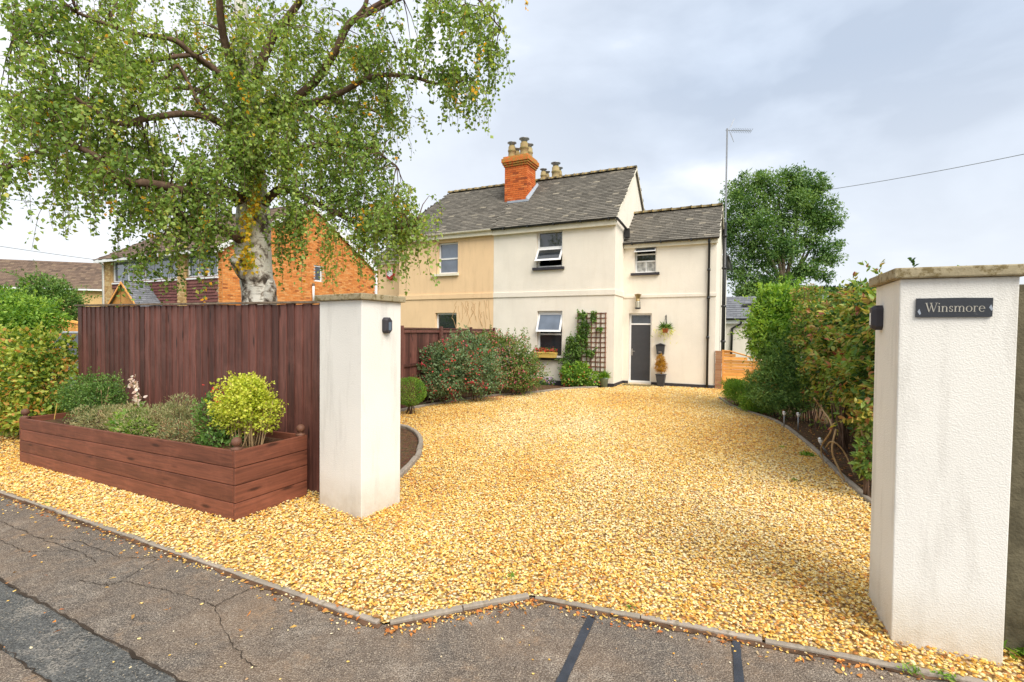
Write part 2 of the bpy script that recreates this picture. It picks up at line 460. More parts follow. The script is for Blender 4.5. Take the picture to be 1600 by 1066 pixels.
def m_birch():
    t = NT('birch_bark'); v = t.coord((1, 1, 1)); vb = t.coord((2.0, 2.0, 9))
    a = t.noise(v, 5.5, 7, .7, .6); b = t.noise(vb, 2.2, 5, .7)
    c = t.ramp(a, [(.39, (.09, .07, .055)), (.46, (.40, .35, .30)), (.52, (.78, .75, .69)), (.8, (.82, .80, .74))])
    c = t.mix(t.ramp(b, [(.60, (0, 0, 0)), (.68, (.8, .8, .8))]), c, (.16, .13, .10))
    t.col(c); t.bump(t.mix(.5, a, b), .9, .04); return t.fin(.8, .2)
M['birch'] = m_birch()
def m_bark(name, c1, c2):
    t = NT(name); v = t.coord((1, 1, .4)); a = t.noise(v, 12, 6, .7)
    t.col(t.ramp(a, [(.3, c1), (.7, c2)])); t.bump(a, .8, .02); return t.fin(.9, .1)
M['bark'] = m_bark('grey_bark', (.12, .085, .06), (.30, .24, .18))
M['twig'] = m_bark('red_twig', (.08, .05, .035), (.19, .125, .09))

M['l_birch'] = m_leaf('birch_leaf', [(0, (.07, .14, .025)), (.45, (.24, .37, .08)), (.8, (.42, .54, .15)), (.95, (.55, .60, .16)), (.972, (.80, .52, .03)), (1, (.85, .40, .03))], .45)
M['l_yellow'] = m_leaf('yellow_leaf', [(0, (.30, .38, .04)), (.5, (.75, .55, .04)), (1, (.85, .50, .03))], .4)
M['l_green'] = m_leaf('mid_green_leaf', [(0, (.04, .10, .02)), (.5, (.11, .22, .045)), (1, (.24, .38, .09))], .35)
M['l_bright'] = m_leaf('bright_green_leaf', [(0, (.06, .16, .018)), (.5, (.18, .35, .045)), (1, (.38, .55, .09))], .4)
M['l_dark'] = m_leaf('dark_green_leaf', [(0, (.012, .035, .012)), (.6, (.04, .085, .025)), (1, (.09, .15, .04))], .25)
M['l_hedge'] = m_leaf('mixed_hedge_leaf', [(0, (.04, .10, .02)), (.3, (.13, .25, .05)), (.68, (.28, .40, .09)), (.80, (.38, .32, .10)), (.88, (.42, .19, .10)), (.94, (.30, .08, .07)), (1, (.48, .45, .10))], .35)
M['l_beech'] = m_leaf('beech_leaf', [(0, (.07, .15, .02)), (.4, (.24, .36, .05)), (.8, (.52, .60, .12)), (.97, (.66, .64, .16)), (1, (.60, .3, .08))], .4)
M['l_euon'] = m_leaf('gold_leaf', [(0, (.26, .34, .03)), (.5, (.55, .64, .06)), (1, (.78, .78, .16))], .4)
M['l_heather'] = m_leaf('heather', [(0, (.10, .15, .06)), (.5, (.33, .36, .16)), (.8, (.55, .46, .25)), (1, (.36, .19, .10))], .3)
M['l_fuch'] = m_leaf('fuchsia_leaf', [(0, (.05, .11, .045)), (.5, (.18, .28, .13)), (.94, (.26, .34, .17)), (.965, (.5, .12, .1)), (1, (.62, .07, .10))], .3)
M['l_fuch2'] = m_leaf('fuchsia_leaf_pink', [(0, (.045, .10, .02)), (.5, (.16, .26, .06)), (.9, (.28, .34, .10)), (.95, (.5, .2, .12)), (1, (.66, .16, .24))], .3)
M['l_tree'] = m_leaf('ash_leaf', [(0, (.03, .09, .02)), (.45, (.10, .21, .05)), (1, (.27, .40, .12))], .35)
M['l_amber'] = m_leaf('amber_conifer', [(0, (.28, .14, .02)), (1, (.66, .38, .04))], .3)
M['l_conif'] = m_leaf('conifer_leaf', [(0, (.03, .08, .02)), (.5, (.12, .25, .06)), (1, (.32, .48, .12))], .25)
M['red'] = m_leaf('red_petal', [(0, (.6, .02, .02)), (.5, (.75, .08, .06)), (1, (.8, .2, .25))], .3)
M['pinkf'] = m_leaf('salmon_petal', [(0, (.6, .12, .1)), (1, (.7, .3, .25))], .3)
M['mauve'] = m_leaf('mauve_petal', [(0, (.35, .22, .5)), (1, (.6, .45, .7))], .3)
M['pale'] = m_leaf('pale_petal', [(0, (.75, .55, .5)), (1, (.85, .8, .72))], .3)
M['litter'] = m_leaf('leaf_litter', [(0, (.45, .12, .03)), (.4, (.62, .25, .05)), (.7, (.3, .14, .05)), (1, (.75, .5, .12))], .15)
M['deadstem'] = m_bark('dead_stem', (.3, .2, .1), (.5, .36, .2))

# ------------------------------------------------------------------ foliage
def unit(a):
    return a / (np.linalg.norm(a, axis=-1, keepdims=True) + 1e-9)

def leaf_mesh(name, P, D, N, L, W, V, m, parent=None, kind='stuff', wide=False):
    n = len(P); D = unit(D); S = unit(np.cross(D, N)); N = np.cross(S, D)
    L = np.broadcast_to(L, (n,))[:, None]; W = np.broadcast_to(W, (n,))[:, None]
    if wide:   # six-sided leaf, folded along the midrib
        q = [P, P + D * L * .3 + S * W * .5 + N * W * .12, P + D * L * .68 + S * W * .38 + N * W * .10, P + D * L - N * L * .12,
             P + D * L * .68 - S * W * .38 + N * W * .10, P + D * L * .3 - S * W * .5 + N * W * .12]
        k = 6; tri = np.array([0, 1, 2, 0, 2, 3, 0, 3, 4, 0, 4, 5])
    else:
        q = [P, P + D * L * .42 + S * W * .5 + N * W * .14, P + D * L - N * L * .08, P + D * L * .42 - S * W * .5 + N * W * .14]
        k = 4; tri = np.array([0, 1, 2, 0, 2, 3])
    co = np.stack(q, 1).reshape(-1, 3)
    nt = len(tri) // 3
    idx = (np.arange(n)[:, None] * k + tri[None]).reshape(-1)
    me = bpy.data.meshes.new(name)
    me.vertices.add(n * k); me.loops.add(len(idx)); me.polygons.add(n * nt)
    me.vertices.foreach_set('co', co.ravel().astype(np.float32))
    me.loops.foreach_set('vertex_index', idx.astype(np.int32))
    me.polygons.foreach_set('loop_start', np.arange(0, len(idx), 3, dtype=np.int32))
    me.update(calc_edges=True)
    a = me.attributes.new('v', 'FLOAT', 'FACE'); a.data.foreach_set('value', np.repeat(np.clip(V, 0, 1), nt).astype(np.float32))
    me.materials.append(m)
    o = link(name, me, parent)
    if parent is not None: o.location = loc_in(parent, (0, 0, 0))
    if kind: o['kind'] = kind
    return o

def blob_pts(blobs, n, shell=.35, lump=.22, gap=0.0):
    """points near the surface of ellipsoids (cx,cy,cz,rx,ry,rz); returns P, outward"""
    B = np.array(blobs, float)
    w = (B[:, 3] * B[:, 5] + B[:, 3] * B[:, 4] + B[:, 4] * B[:, 5]); w /= w.sum()
    k = RNG.choice(len(B), n, p=w)
    d = unit(RNG.normal(size=(n, 3)))
    ph = k[:, None] * 1.7 + np.array([0, 2, 4])
    lum = np.sin(d * 6.3 + ph).sum(1) * .33 + np.sin(d[:, [1, 2, 0]] * 13 + ph * 2).sum(1) * .2
    r = (1 - np.abs(RNG.normal(size=n)) * shell * .6) * (1 + lump * lum * .7)
    r = np.clip(r, .08, 1.5)
    P = B[k, :3] + d * r[:, None] * B[k, 3:6]
    return P, d, k, lum

def bush(name, blobs, n, L, W, m, label, cat, group=None, base=None, wide=False, up=.25, droop=.0, shell=.4, lump=.25, stems=10, vspread=.5, part='foliage', stemm='twig', stemr=.008, shoots=0, slen=.2):
    B = np.array(blobs, float)
    if base is None: base = (B[:, 0].mean(), B[:, 1].mean(), 0.0)
    root = thing(name, base, label, cat, group)
    P, d, k, lum = blob_pts(blobs, n, shell, lump)
    ok = P[:, 2] > base[2] + .01
    P, d, k, lum = P[ok], d[ok], k[ok], lum[ok]; n = len(P)
    D = d * .7 + RNG.normal(size=(n, 3)) * .55 + np.array([0, 0, up - droop])
    N = d * .8 + np.array([0, 0, .7]) + RNG.normal(size=(n, 3)) * .5
    V = .5 + (RNG.random(n) - .5) * vspread * 1.3 + lum * .22 + (np.sin(k * 2.3) * .1)
    s = RNG.uniform(.65, 1.25, n)
    if shoots:
        Q, e_, kk, lm = blob_pts(blobs, shoots, .1, lump)
        e_ = e_ * .8 + np.array([0, 0, .55]) + RNG.normal(size=Q.shape) * .3; e_ = unit(e_); nl = 14
        ln_ = slen * RNG.uniform(.5, 1.3, shoots); t_ = np.linspace(0, 1, nl)
        PP = (Q[:, None] + e_[:, None] * ln_[:, None, None] * t_[None, :, None]); PP[:, :, 2] -= (ln_[:, None] * t_[None] ** 2) * .25
        PP = PP.reshape(-1, 3) + RNG.normal(size=(shoots * nl, 3)) * L * .12
        DD = np.repeat(e_, nl, 0) * .6 + RNG.normal(size=PP.shape) * .7
        NN = RNG.normal(size=PP.shape) * .6 + np.array([0, 0, .8]); VV = np.repeat(.62 + RNG.normal(size=shoots) * .18, nl) + RNG.normal(size=len(PP)) * .12
        okk = PP[:, 2] > base[2] + .01
        P = np.concatenate([P, PP[okk]]); D = np.concatenate([D, DD[okk]]); N = np.concatenate([N, NN[okk]]); V = np.concatenate([V, VV[okk]])
        s = np.concatenate([s, RNG.uniform(.55, 1.1, int(okk.sum()))])
    leaf_mesh(part, P, D, N, L * s, W * s, V, m, root, wide=wide)
    if stems:
        mb = MB()
        bz = np.array(base, float)
        for i in range(stems):
            q = B[random.randrange(len(B))]
            dd = unit(np.array([random.gauss(0, 1), random.gauss(0, 1), abs(random.gauss(0, 1)) + .3]))
            t = q[:3] + dd * q[3:6] * random.uniform(.5, 1.0)
            s0 = np.array([bz[0] + (q[0] - bz[0]) * .8 + random.uniform(-.3, .3) * q[3], bz[1] + (q[1] - bz[1]) * .8 + random.uniform(-.3, .3) * q[4], bz[2] - .02])
            md = (s0 + t) / 2 + np.array([random.uniform(-.1, .1), random.uniform(-.1, .1), .05]) * q[5]
            mb.tube(catmull([s0, md, t], 3), [stemr * (1.4 - .9 * j / 6) for j in range(7)], 5)
        mb.build('stem', M[stemm], root, True)
    return root

def px_blob(x, y, Y, rx, rz, ry=None):
    """ellipsoid from its place and radii in photo pixels at distance Y"""
    c = at(x, y, Y); s = Y / F_PX
    return (c[0], c[1], c[2], rx * s, (ry if ry is not None else rx * s), rz * s)

# ================================================================== SETTING
def flat(name, poly, z, m, label=None, sub=False):
    me = bpy.data.meshes.new(name)
    me.from_pydata([(p[0], p[1], z) for p in poly], [], [tuple(range(len(poly)))])
    me.materials.append(m)
    o = link(name, me); o['kind'] = 'structure'
    if label: o['label'] = label
    # normals up
    if me.polygons[0].normal.z < 0: me.flip_normals()
    return o

UD = np.array([-.8973, .4415]); ND = np.array([.4415, .8973])
flat('ground', [(-700, -300), (700, -300), (700, 900), (-700, 900)], -.06, M['ground'])
KA = np.array([-.73, 2.83]); KL = KA + UD * 9.6
KB = np.array([.14, 3.15]); KC = np.array([1.94, 2.52]); KD = np.array([3.9, 1.83])
flat('pavement', [KL + (0, 0), KA, KB, KC, KD, (9, .1), (9, -12), (-14, -8), (-14, 9)], -.016, M['pave'])
# darker trench patch and the old road surface beyond it
pa, pb = np.array([-3.428, 3.278]), np.array([-1.552, 2.33])
ra, rb = np.array([-2.705, 2.583]), np.array([-2.189, 2.322])
dd = unit(pb - pa)
flat('road', [pa - dd * 8, pb + dd * 9, pb + dd * 9 + np.array([-3, -6]), pa - dd * 8 + np.array([-4, -8])], -.012, M['patch'])
flat('old_road_surface', [ra - dd * 8 + (0, -.05), rb + dd * 9 + (0, .05), rb + dd * 9 + np.array([-3, -6]), ra - dd * 8 + np.array([-4, -8])], -.008, M['pave'])

def strip(name, pts, w, z, m, jit=0.0, parent=None, n=8):
    pts = [np.array(p[:2], float) for p in pts]; out = []
    for i in range(len(pts) - 1):
        for k in range(n): out.append(pts[i] + (pts[i + 1] - pts[i]) * k / n)
    out.append(pts[-1])
    out = [p + np.array([random.gauss(0, jit), random.gauss(0, jit)]) for p in out]
    vs = []; fs = []
    for i, p in enumerate(out):
        t = out[min(i + 1, len(out) - 1)] - out[max(0, i - 1)]; t = t / (np.linalg.norm(t) + 1e-9); nn = np.array([-t[1], t[0]])
        ww = w * (random.uniform(.35, 1.5) if jit else random.uniform(.9, 1.1)) / 2
        vs += [(*(p + nn * ww), z), (*(p - nn * ww), z)]
        if i: k = 2 * i; fs.append((k - 2, k - 1, k + 1, k))
    me = bpy.data.meshes.new(name); me.from_pydata(vs, [], fs); me.materials.append(m)
    o = link(name, me, parent); o['kind'] = 'structure'; return o

def G(*pp): return [gnd(x, y) for x, y in pp]
strip('tar_strip', [(.497, 2.93), (.247, 2.35), (.1, 2.0)], .05, -.009, M['tar'])
strip('tar_strip', [(1.258, 2.70), (1.121, 2.36), (1.0, 2.0)], .042, -.009, M['tar'])
strip('crack', [pa - dd * 4, pa, pb, pb + dd * 3], .015, -.0045, M['crack'], .006, n=40)
strip('crack', [ra - dd * 2, ra, rb, rb + dd * 2], .009, -.0035, M['crack'], .006, n=20)
for pl in ([(0, 812), (60, 838), (120, 842), (190, 870), (260, 868)], [(60, 838), (130, 862), (150, 876)], [(190, 905), (250, 918), (300, 930), (335, 944), (400, 912)],
           [(120, 905), (170, 912), (190, 905), (245, 872)], [(335, 944), (360, 1000), (400, 1040)], [(0, 842), (40, 860), (110, 858)]):
    strip('crack', G(*pl), .0045, -.010, M['crack'], .006, n=12)

M['dirt'] = m_plain('kerb_dirt', (.13, .075, .045), .95, .1, var=.6, bump=.8)
for A_, B_ in ((KL, KA), (KA, KB), (KB, KC), (KC, KD)):
    n_ = np.array([(B_ - A_)[1], -(B_ - A_)[0]]); n_ = n_ / np.linalg.norm(n_)
    strip('kerb_dirt', [A_ + n_ * .035, B_ + n_ * .035], .045, -.0115, M['dirt'], .007, n=int(np.linalg.norm(B_ - A_) * 22))
# gravel drive: base sheet plus loose stones
EDGE_R = [(3.55, 4.7), (3.682, 5.119), (3.927, 5.827), (4.226, 6.625), (4.533, 7.498), (4.877, 8.576), (5.08, 9.436), (5.10, 9.93), (5.06, 10.55), (5.13, 11.56), (5.40, 12.75)]
EDGE_L1 = [(-1.32, 5.35), (-1.26, 5.85), (-1.24, 6.53), (-1.36, 7.40), (-1.58, 8.05), (-1.88, 8.50), (-2.35, 8.75)]
EDGE_L2 = [(-2.55, 9.7), (-2.17, 10.49), (-1.45, 11.6), (-.70, 12.5), (-.155, 12.92), (.7, 13.55), (1.52, 14.35), (2.6, 14.85), (3.1, 15.0)]
FA = np.array([-1.75, 4.97])                       # right end of the roadside fence
FB = FA + UD * 5.12                                # its left end
gravel_poly = [KL, KA, KB, KC, KD, (3.9, 2.6), (2.9, 3.4)] + EDGE_R + [(6.0, 13.2), (7.6, 13.6), (7.6, 14.2), (6.2, 14.95), (3.64, 16.17), (3.13, 15.1)] + EDGE_L2[::-1] + EDGE_L1[::-1] + [(-1.5, 5.0), tuple(FA), tuple(FB), tuple(FB + UD * 3)]
flat('gravel_drive', gravel_poly, -.006, M['gbase'])
flat('soil_bed', [(3.1, 15.12)] + EDGE_L2[::-1] + [(-3.2, 9.6), (-.55, 15.7)], -.002, M['soil'])
flat('soil_bed', [(-1.4, 5.15)] + EDGE_L1 + [(-3.4, 9.0), (-4.0, 6.2)], .012, M['soil'])
flat('soil_bed', EDGE_R + [(6.4, 13.3), (8.5, 12), (8.5, 2.2), (3.4, 2.25), (3.2, 3.4)], .010, M['soil'])
flat('soil_bed', [FB + UD * -.1 - ND * .9, FB + UD * -.1, FB + UD * 3.4, FB + UD * 3.4 - ND * .9], .004, M['soil'])

def pebble_group():
    ng = bpy.data.node_groups.new('pebbles', 'GeometryNodeTree')
    ng.interface.new_socket('Geometry', in_out='INPUT', socket_type='NodeSocketGeometry')
    ng.interface.new_socket('Geometry', in_out='OUTPUT', socket_type='NodeSocketGeometry')
    N_, L_ = ng.nodes, ng.links
    gi = N_.new('NodeGroupInput'); go = N_.new('NodeGroupOutput')
    ico = N_.new('GeometryNodeMeshIcoSphere'); ico.inputs['Radius'].default_value = 1.0; ico.inputs['Subdivisions'].default_value = 2
    sp = N_.new('GeometryNodeSetPosition')
    nz = N_.new('ShaderNodeTexNoise'); nz.inputs['Scale'].default_value = 1.1; nz.inputs['Detail'].default_value = 1
    vm = N_.new('ShaderNodeVectorMath'); vm.operation = 'SUBTRACT'; vm.inputs[1].default_value = (.5, .5, .5)
    vs = N_.new('ShaderNodeVectorMath'); vs.operation = 'SCALE'; vs.inputs['Scale'].default_value = 1.5
    L_.new(nz.outputs['Color'], vm.inputs[0]); L_.new(vm.outputs[0], vs.inputs[0]); L_.new(vs.outputs[0], sp.inputs['Offset'])
    L_.new(ico.outputs['Mesh'], sp.inputs['Geometry'])
    sm = N_.new('GeometryNodeSetMaterial'); sm.inputs['Material'].default_value = M['stone']; L_.new(sp.outputs[0], sm.inputs['Geometry'])
    ip = N_.new('GeometryNodeInstanceOnPoints'); L_.new(gi.outputs[0], ip.inputs['Points']); L_.new(sm.outputs[0], ip.inputs['Instance'])
    for nm, sock in (('prot', 'Rotation'), ('pscale', 'Scale')):
        na = N_.new('GeometryNodeInputNamedAttribute'); na.data_type = 'FLOAT_VECTOR'; na.inputs['Name'].default_value = nm
        L_.new(na.outputs['Attribute'], ip.inputs[sock])
    L_.new(ip.outputs[0], go.inputs[0])
    return ng
PG = pebble_group()

def pebbles(name, X, Y, Z, size, label, colshift=0.0):
    n = len(X)
    me = bpy.data.meshes.new(name); me.vertices.add(n)
    me.vertices.foreach_set('co', np.stack([X, Y, Z], 1).ravel().astype(np.float32))
    rot = RNG.normal(size=(n, 3)) * np.array([.26, .26, 0]); rot[:, 2] = RNG.uniform(0, 6.28, n)
    s = size[:, None] * RNG.uniform(.7, 1.25, (n, 3)) * np.array([1.0, .68, .42])
    a = me.attributes.new('prot', 'FLOAT_VECTOR', 'POINT'); a.data.foreach_set('vector', rot.ravel().astype(np.float32))
    a = me.attributes.new('pscale', 'FLOAT_VECTOR', 'POINT'); a.data.foreach_set('vector', s.ravel().astype(np.float32))
    # golden patches: a slow drift of the stone mix over the drive
    drift = np.sin(X * 1.1 + Y * .4) * .09 + np.sin(Y * 1.3 - X * .7) * .08 + np.sin(X * 3.1 + 1) * np.sin(Y * 2.3) * .07
    drift -= .16 * np.exp(-((X - .9 - (Y - 5) * .12) / .45) ** 2) * (Y > 4) + .13 * np.exp(-((X + .45 - (Y - 5) * .12) / .4) ** 2) * (Y > 4)
    c = RNG.random(n); c = np.clip(c * .96 + drift * (c < .8) + colshift, 0, 1)
    a = me.attributes.new('pcol', 'FLOAT', 'POINT'); a.data.foreach_set('value', c.astype(np.float32))
    o = link(name, me); md = o.modifiers.new('pebbles', 'NODES'); md.node_group = PG
    o['kind'] = 'stuff'; o['label'] = label; o['category'] = 'gravel'
    return o

N0 = 620000
X = RNG.uniform(-9.6, 7.6, N0); Y = RNG.uniform(1.9, 16.2, N0)
keep = inpoly(X, Y, gravel_poly)
dist = np.hypot(X, Y)
dens = np.clip(1.25 - (dist - 4) * .085, .42, 1.0)
keep &= RNG.random(N0) < dens
# nothing under the planter, the pillars, nor on the soil beds
PLO = np.array([-2.42, 4.30])
rel = np.stack([X, Y], 1) - PLO
keep &= ~((rel @ UD > .05) & (rel @ UD < 4.1) & (rel @ ND > .05) & (rel @ ND < .75))
X, Y = X[keep], Y[keep]; dist = np.hypot(X, Y)
sz = RNG.uniform(.0065, .0125, len(X)) * np.clip(.85 + dist * .05, 1, 1.55)
pebbles('gravel', X, Y, RNG.uniform(-.001, .014, len(X)) + np.sin(X * 2.1) * np.sin(Y * 1.7) * .006, sz, 'loose golden gravel covering the driveway between the two gate pillars')
# strays beyond the kerbs
xs, ys = [], []
for A_, B_, cnt, sp_ in ((KL, KA, 420, .06), (KA, KB, 130, .05), (KB, KC, 130, .05), (KC, KD, 60, .06)):
    for i in range(cnt):
        t = random.random(); p = A_ + (B_ - A_) * t; nrm = np.array([(B_ - A_)[1], -(B_ - A_)[0]]); nrm = nrm / np.linalg.norm(nrm)
        q = p + nrm * (.035 + abs(random.gauss(0, sp_))); xs.append(q[0]); ys.append(q[1])
for i in range(260):
    xs.append(random.uniform(-5.5, 2.4)); ys.append(random.uniform(2.2, 4.6))
xs, ys = np.array(xs), np.array(ys)
outside = ~inpoly(xs, ys, gravel_poly)
xs, ys = xs[outside], ys[outside]
pebbles('stray_gravel', xs, ys, np.full(len(xs), -.010), RNG.uniform(.004, .010, len(xs)), 'small stray stones scattered on the worn asphalt along the kerb', .05)

# kerb edging stones
def kerbs(pts, ln, w, h, z0, label, closed=False, jit=.004):
    root = thing('stone_edging', (float(pts[0][0]), float(pts[0][1]), 0), label, 'edging')
    P = [np.array(p[:2], float) for p in pts]
    cum = [0]
    for i in range(len(P) - 1): cum.append(cum[-1] + np.linalg.norm(P[i + 1] - P[i]))
    def pos(s):
        s = min(max(s, 0), cum[-1])
        for i in range(len(P) - 1):
            if s <= cum[i + 1] + 1e-9: return P[i] + (P[i + 1] - P[i]) * (s - cum[i]) / (cum[i + 1] - cum[i])
        return P[-1]
    s = 0.0; k = max(1, round(cum[-1] / ln)); ln = cum[-1] / k
    mb = MB(); nx = 5
    top = []
    for i in range(nx + 1):
        for j, yy in enumerate((-w / 2, -w * .32, w * .32, w / 2)):
            zt = (h * (.86 if j in (0, 3) else 1.0)) + (0 if j in (0, 3) else random.uniform(-.003, .002))
            top.append(((i / nx - .5), yy + (random.uniform(-.004, .004) if j in (0, 3) else 0), zt))
    bot = [(x, y, 0) for (x, y, z) in top]
    fs = []
    for i in range(nx):
        for j in range(3):
            k0 = i * 4 + j; fs.append((k0, k0 + 4, k0 + 5, k0 + 1))
        a, b = i * 4, (i + 1) * 4; o_ = len(top)
        fs.append((a, a + o_, b + o_, b)); fs.append((a + 3, b + 3, b + 3 + o_, a + 3 + o_))
    o_ = len(top)
    for i0 in (0, nx * 4):
        r_ = [i0, i0 + 1, i0 + 2, i0 + 3]
        fs.append(tuple(r_ + [q + o_ for q in r_[::-1]]))
    mb.add(top + bot, fs)
    me = mb.mesh('edging_stone', M['kerb'])
    for i in range(k):
        a, b = pos(i * ln), pos((i + 1) * ln); c = (a + b) / 2; L_ = np.linalg.norm(b - a)
        link('edging_stone', me, root, loc_in(root, (c[0] + random.gauss(0, jit), c[1] + random.gauss(0, jit), z0 + random.uniform(-.004, .003))),
             (random.gauss(0, .02), random.gauss(0, .006), math.atan2((b - a)[1], (b - a)[0]) + random.gauss(0, .008)), (L_ - .008, 1, 1))
    return root
kerbs([KL, KA + UD * .03], .62, .040, .046, -.045, 'long grey kerb edging between the brown planter gravel and the pavement')
kerbs([KA + (.03, .01), KB - (.02, .01)], .46, .042, .056, -.045, 'short pale kerb edging angled across the drive mouth at the asphalt corner')
kerbs([KB + (.03, -.01), KC, KD], .62, .040, .05, -.046, 'pale kerb edging along the drive mouth running to the sign pillar')
kerbs([tuple(q) for q in catmull(EDGE_R, 3)], .45, .055, .075, -.03, 'grey stone edging curving beside the hedge bed right of the drive')
kerbs([tuple(q) for q in catmull(EDGE_L1, 3)], .35, .07, .10, -.035, 'bulging curved stone edging behind the left gate pillar')
kerbs([tuple(q) for q in catmull(EDGE_L2[:-1], 3)], .45, .06, .085, -.03, 'curved stone edging in front of the red flowering shrubs')

# ================================================================== wall, window, roof builders
def wall(mb, fr, a0, a1, z0, z1, ops, t=.22):
    As = sorted({a0, a1, *[o[0] for o in ops], *[o[1] for o in ops]}); Zs = sorted({z0, z1, *[o[2] for o in ops], *[o[3] for o in ops]})
    for i in range(len(As) - 1):
        for j in range(len(Zs) - 1):
            ca, cz = (As[i] + As[i + 1]) / 2, (Zs[j] + Zs[j + 1]) / 2
            if any(o[0] < ca < o[1] and o[2] < cz < o[3] for o in ops): continue
            for b in (0, t):
                mb.add([fr.p(As[i], b, Zs[j]), fr.p(As[i + 1], b, Zs[j]), fr.p(As[i + 1], b, Zs[j + 1]), fr.p(As[i], b, Zs[j + 1])], [(0, 1, 2, 3)])
    for (p, q, r, s) in ops:
        for (A, B) in (((p, r), (p, s)), ((q, r), (q, s)), ((p, r), (q, r)), ((p, s), (q, s))):
            mb.add([fr.p(A[0], 0, A[1]), fr.p(B[0], 0, B[1]), fr.p(B[0], t, B[1]), fr.p(A[0], t, A[1])], [(0, 1, 2, 3)])

def frame_ring(mb, fr, a0, a1, z0, z1, w, b0, b1):
    mb.box(fr, a0, a1, b0, b1, z0, z0 + w); mb.box(fr, a0, a1, b0, b1, z1 - w, z1)
    mb.box(fr, a0, a0 + w, b0, b1, z0 + w, z1 - w); mb.box(fr, a1 - w, a1, b0, b1, z0 + w, z1 - w)

def window(fr, a0, a1, z0, z1, parent, transoms=(), mull=(), rec=.11, w=.055, glass='glass', skip=(), m='white', glasses=None):
    """window part: frame; panes are its sub-parts"""
    mb = MB(); frame_ring(mb, fr, a0 + .004, a1 - .004, z0 + .004, z1 - .004, w, rec, rec + .06)
    for z in transoms: mb.box(fr, a0 + w, a1 - w, rec + .003, rec + .057, z - w * .5, z + w * .5)
    for (a, zl, zh) in mull: mb.box(fr, a - w * .3, a + w * .3, rec + .006, rec + .05, zl, zh)
    o = mb.build('window', M[m], parent)
    zs = [z0 + w] + list(transoms) + [z1 - w]
    for i in range(len(zs) - 1):
        if i in skip: continue
        g = MB(); g.box(fr, a0 + w * .8, a1 - w * .8, rec + .03, rec + .036, zs[i], zs[i + 1])
        pn = g.build('pane', M[(glasses or {}).get(i, glass)], o)
    return o

def open_sash(fr, a0, a1, zt, zb, out, parent, rec=.11, w=.06, glass='glass'):
    """top-hung sash pushed outwards at the bottom"""
    def P(a, s, th): # s 0 top..1 bottom
        dz = zb - zt; L_ = math.hypot(dz, out); nb = (-(-dz) / L_, -out / L_)
        b = rec + -out * s + nb[0] * -th; z = zt + dz * s + nb[1] * th * 0
        return fr.p(a, b, z)
    mb = MB()
    ws = w / abs(zb - zt)
    for (x0, x1, s0, s1) in ((a0, a1, 0, ws), (a0, a1, 1 - ws, 1), (a0, a0 + w, ws, 1 - ws), (a1 - w, a1, ws, 1 - ws)):
        mb.hexa([P(x0, s1, .045), P(x1, s1, .045), P(x1, s1, 0), P(x0, s1, 0), P(x0, s0, .045), P(x1, s0, .045), P(x1, s0, 0), P(x0, s0, 0)])
    o = mb.build('open_sash', M['white'], parent)
    g = MB(); g.hexa([P(a0 + w * .8, 1 - ws * .8, .028), P(a1 - w * .8, 1 - ws * .8, .028), P(a1 - w * .8, 1 - ws * .8, .02), P(a0 + w * .8, 1 - ws * .8, .02),
                      P(a0 + w * .8, ws * .8, .028), P(a1 - w * .8, ws * .8, .028), P(a1 - w * .8, ws * .8, .02), P(a0 + w * .8, ws * .8, .02)])
    g.build('pane', M[glass], o)
    return o

def tiles(O, ad, up, poly, tw, th, thick, name, m, parent, lift=.012, jz=.006, jc=1.0):
    """courses of tiles on the plane through O spanned by unit ad (along) and up (up the slope); poly limits (a, s)"""
    O, ad, up = np.array(O, float), np.array(ad, float), np.array(up, float)
    nn = np.cross(ad, up); nn /= np.linalg.norm(nn)
    if nn[2] < -.01 or (abs(nn[2]) <= .01 and nn @ np.array([0, -1, 0]) < 0): nn = -nn
    pa = np.array(poly); a0, s0 = pa.min(0); a1, s1 = pa.max(0)
    mb = MB(); r = 0; s = s0
    while s < s1:
        a = a0 - (tw / 2 if r % 2 else 0)
        while a < a1:
            w = tw * random.uniform(.86, 1.14)
            ca, cs = a + w / 2, s + th * .5
            if inpoly(np.array([ca]), np.array([cs]), poly)[0]:
                l0, l1 = max(a, a0 - .02), min(a + w, a1 + .02)
                g = .004; dz = random.uniform(0, jz); ds = random.uniform(-.01, .01) * th / .14
                def q(aa, ss, h): return O + ad * aa + up * ss + nn * h
                t0 = thick + lift + dz
                vs = [q(l0 + g, s + ds, 0), q(l1 - g, s + ds, 0), q(l0 + g, s + ds, t0), q(l1 - g, s + ds, t0), q(l1 - g, s + th * 1.15, thick * .6), q(l0 + g, s + th * 1.15, thick * .6)]
                mb.add(vs, [(0, 1, 3, 2), (2, 3, 4, 5), (0, 2, 5), (1, 4, 3)], min(1, max(0, random.gauss(.45, .24 * jc))))
            a += w
        s += th; r += 1
    return mb.build(name, m, parent, kind='stuff')

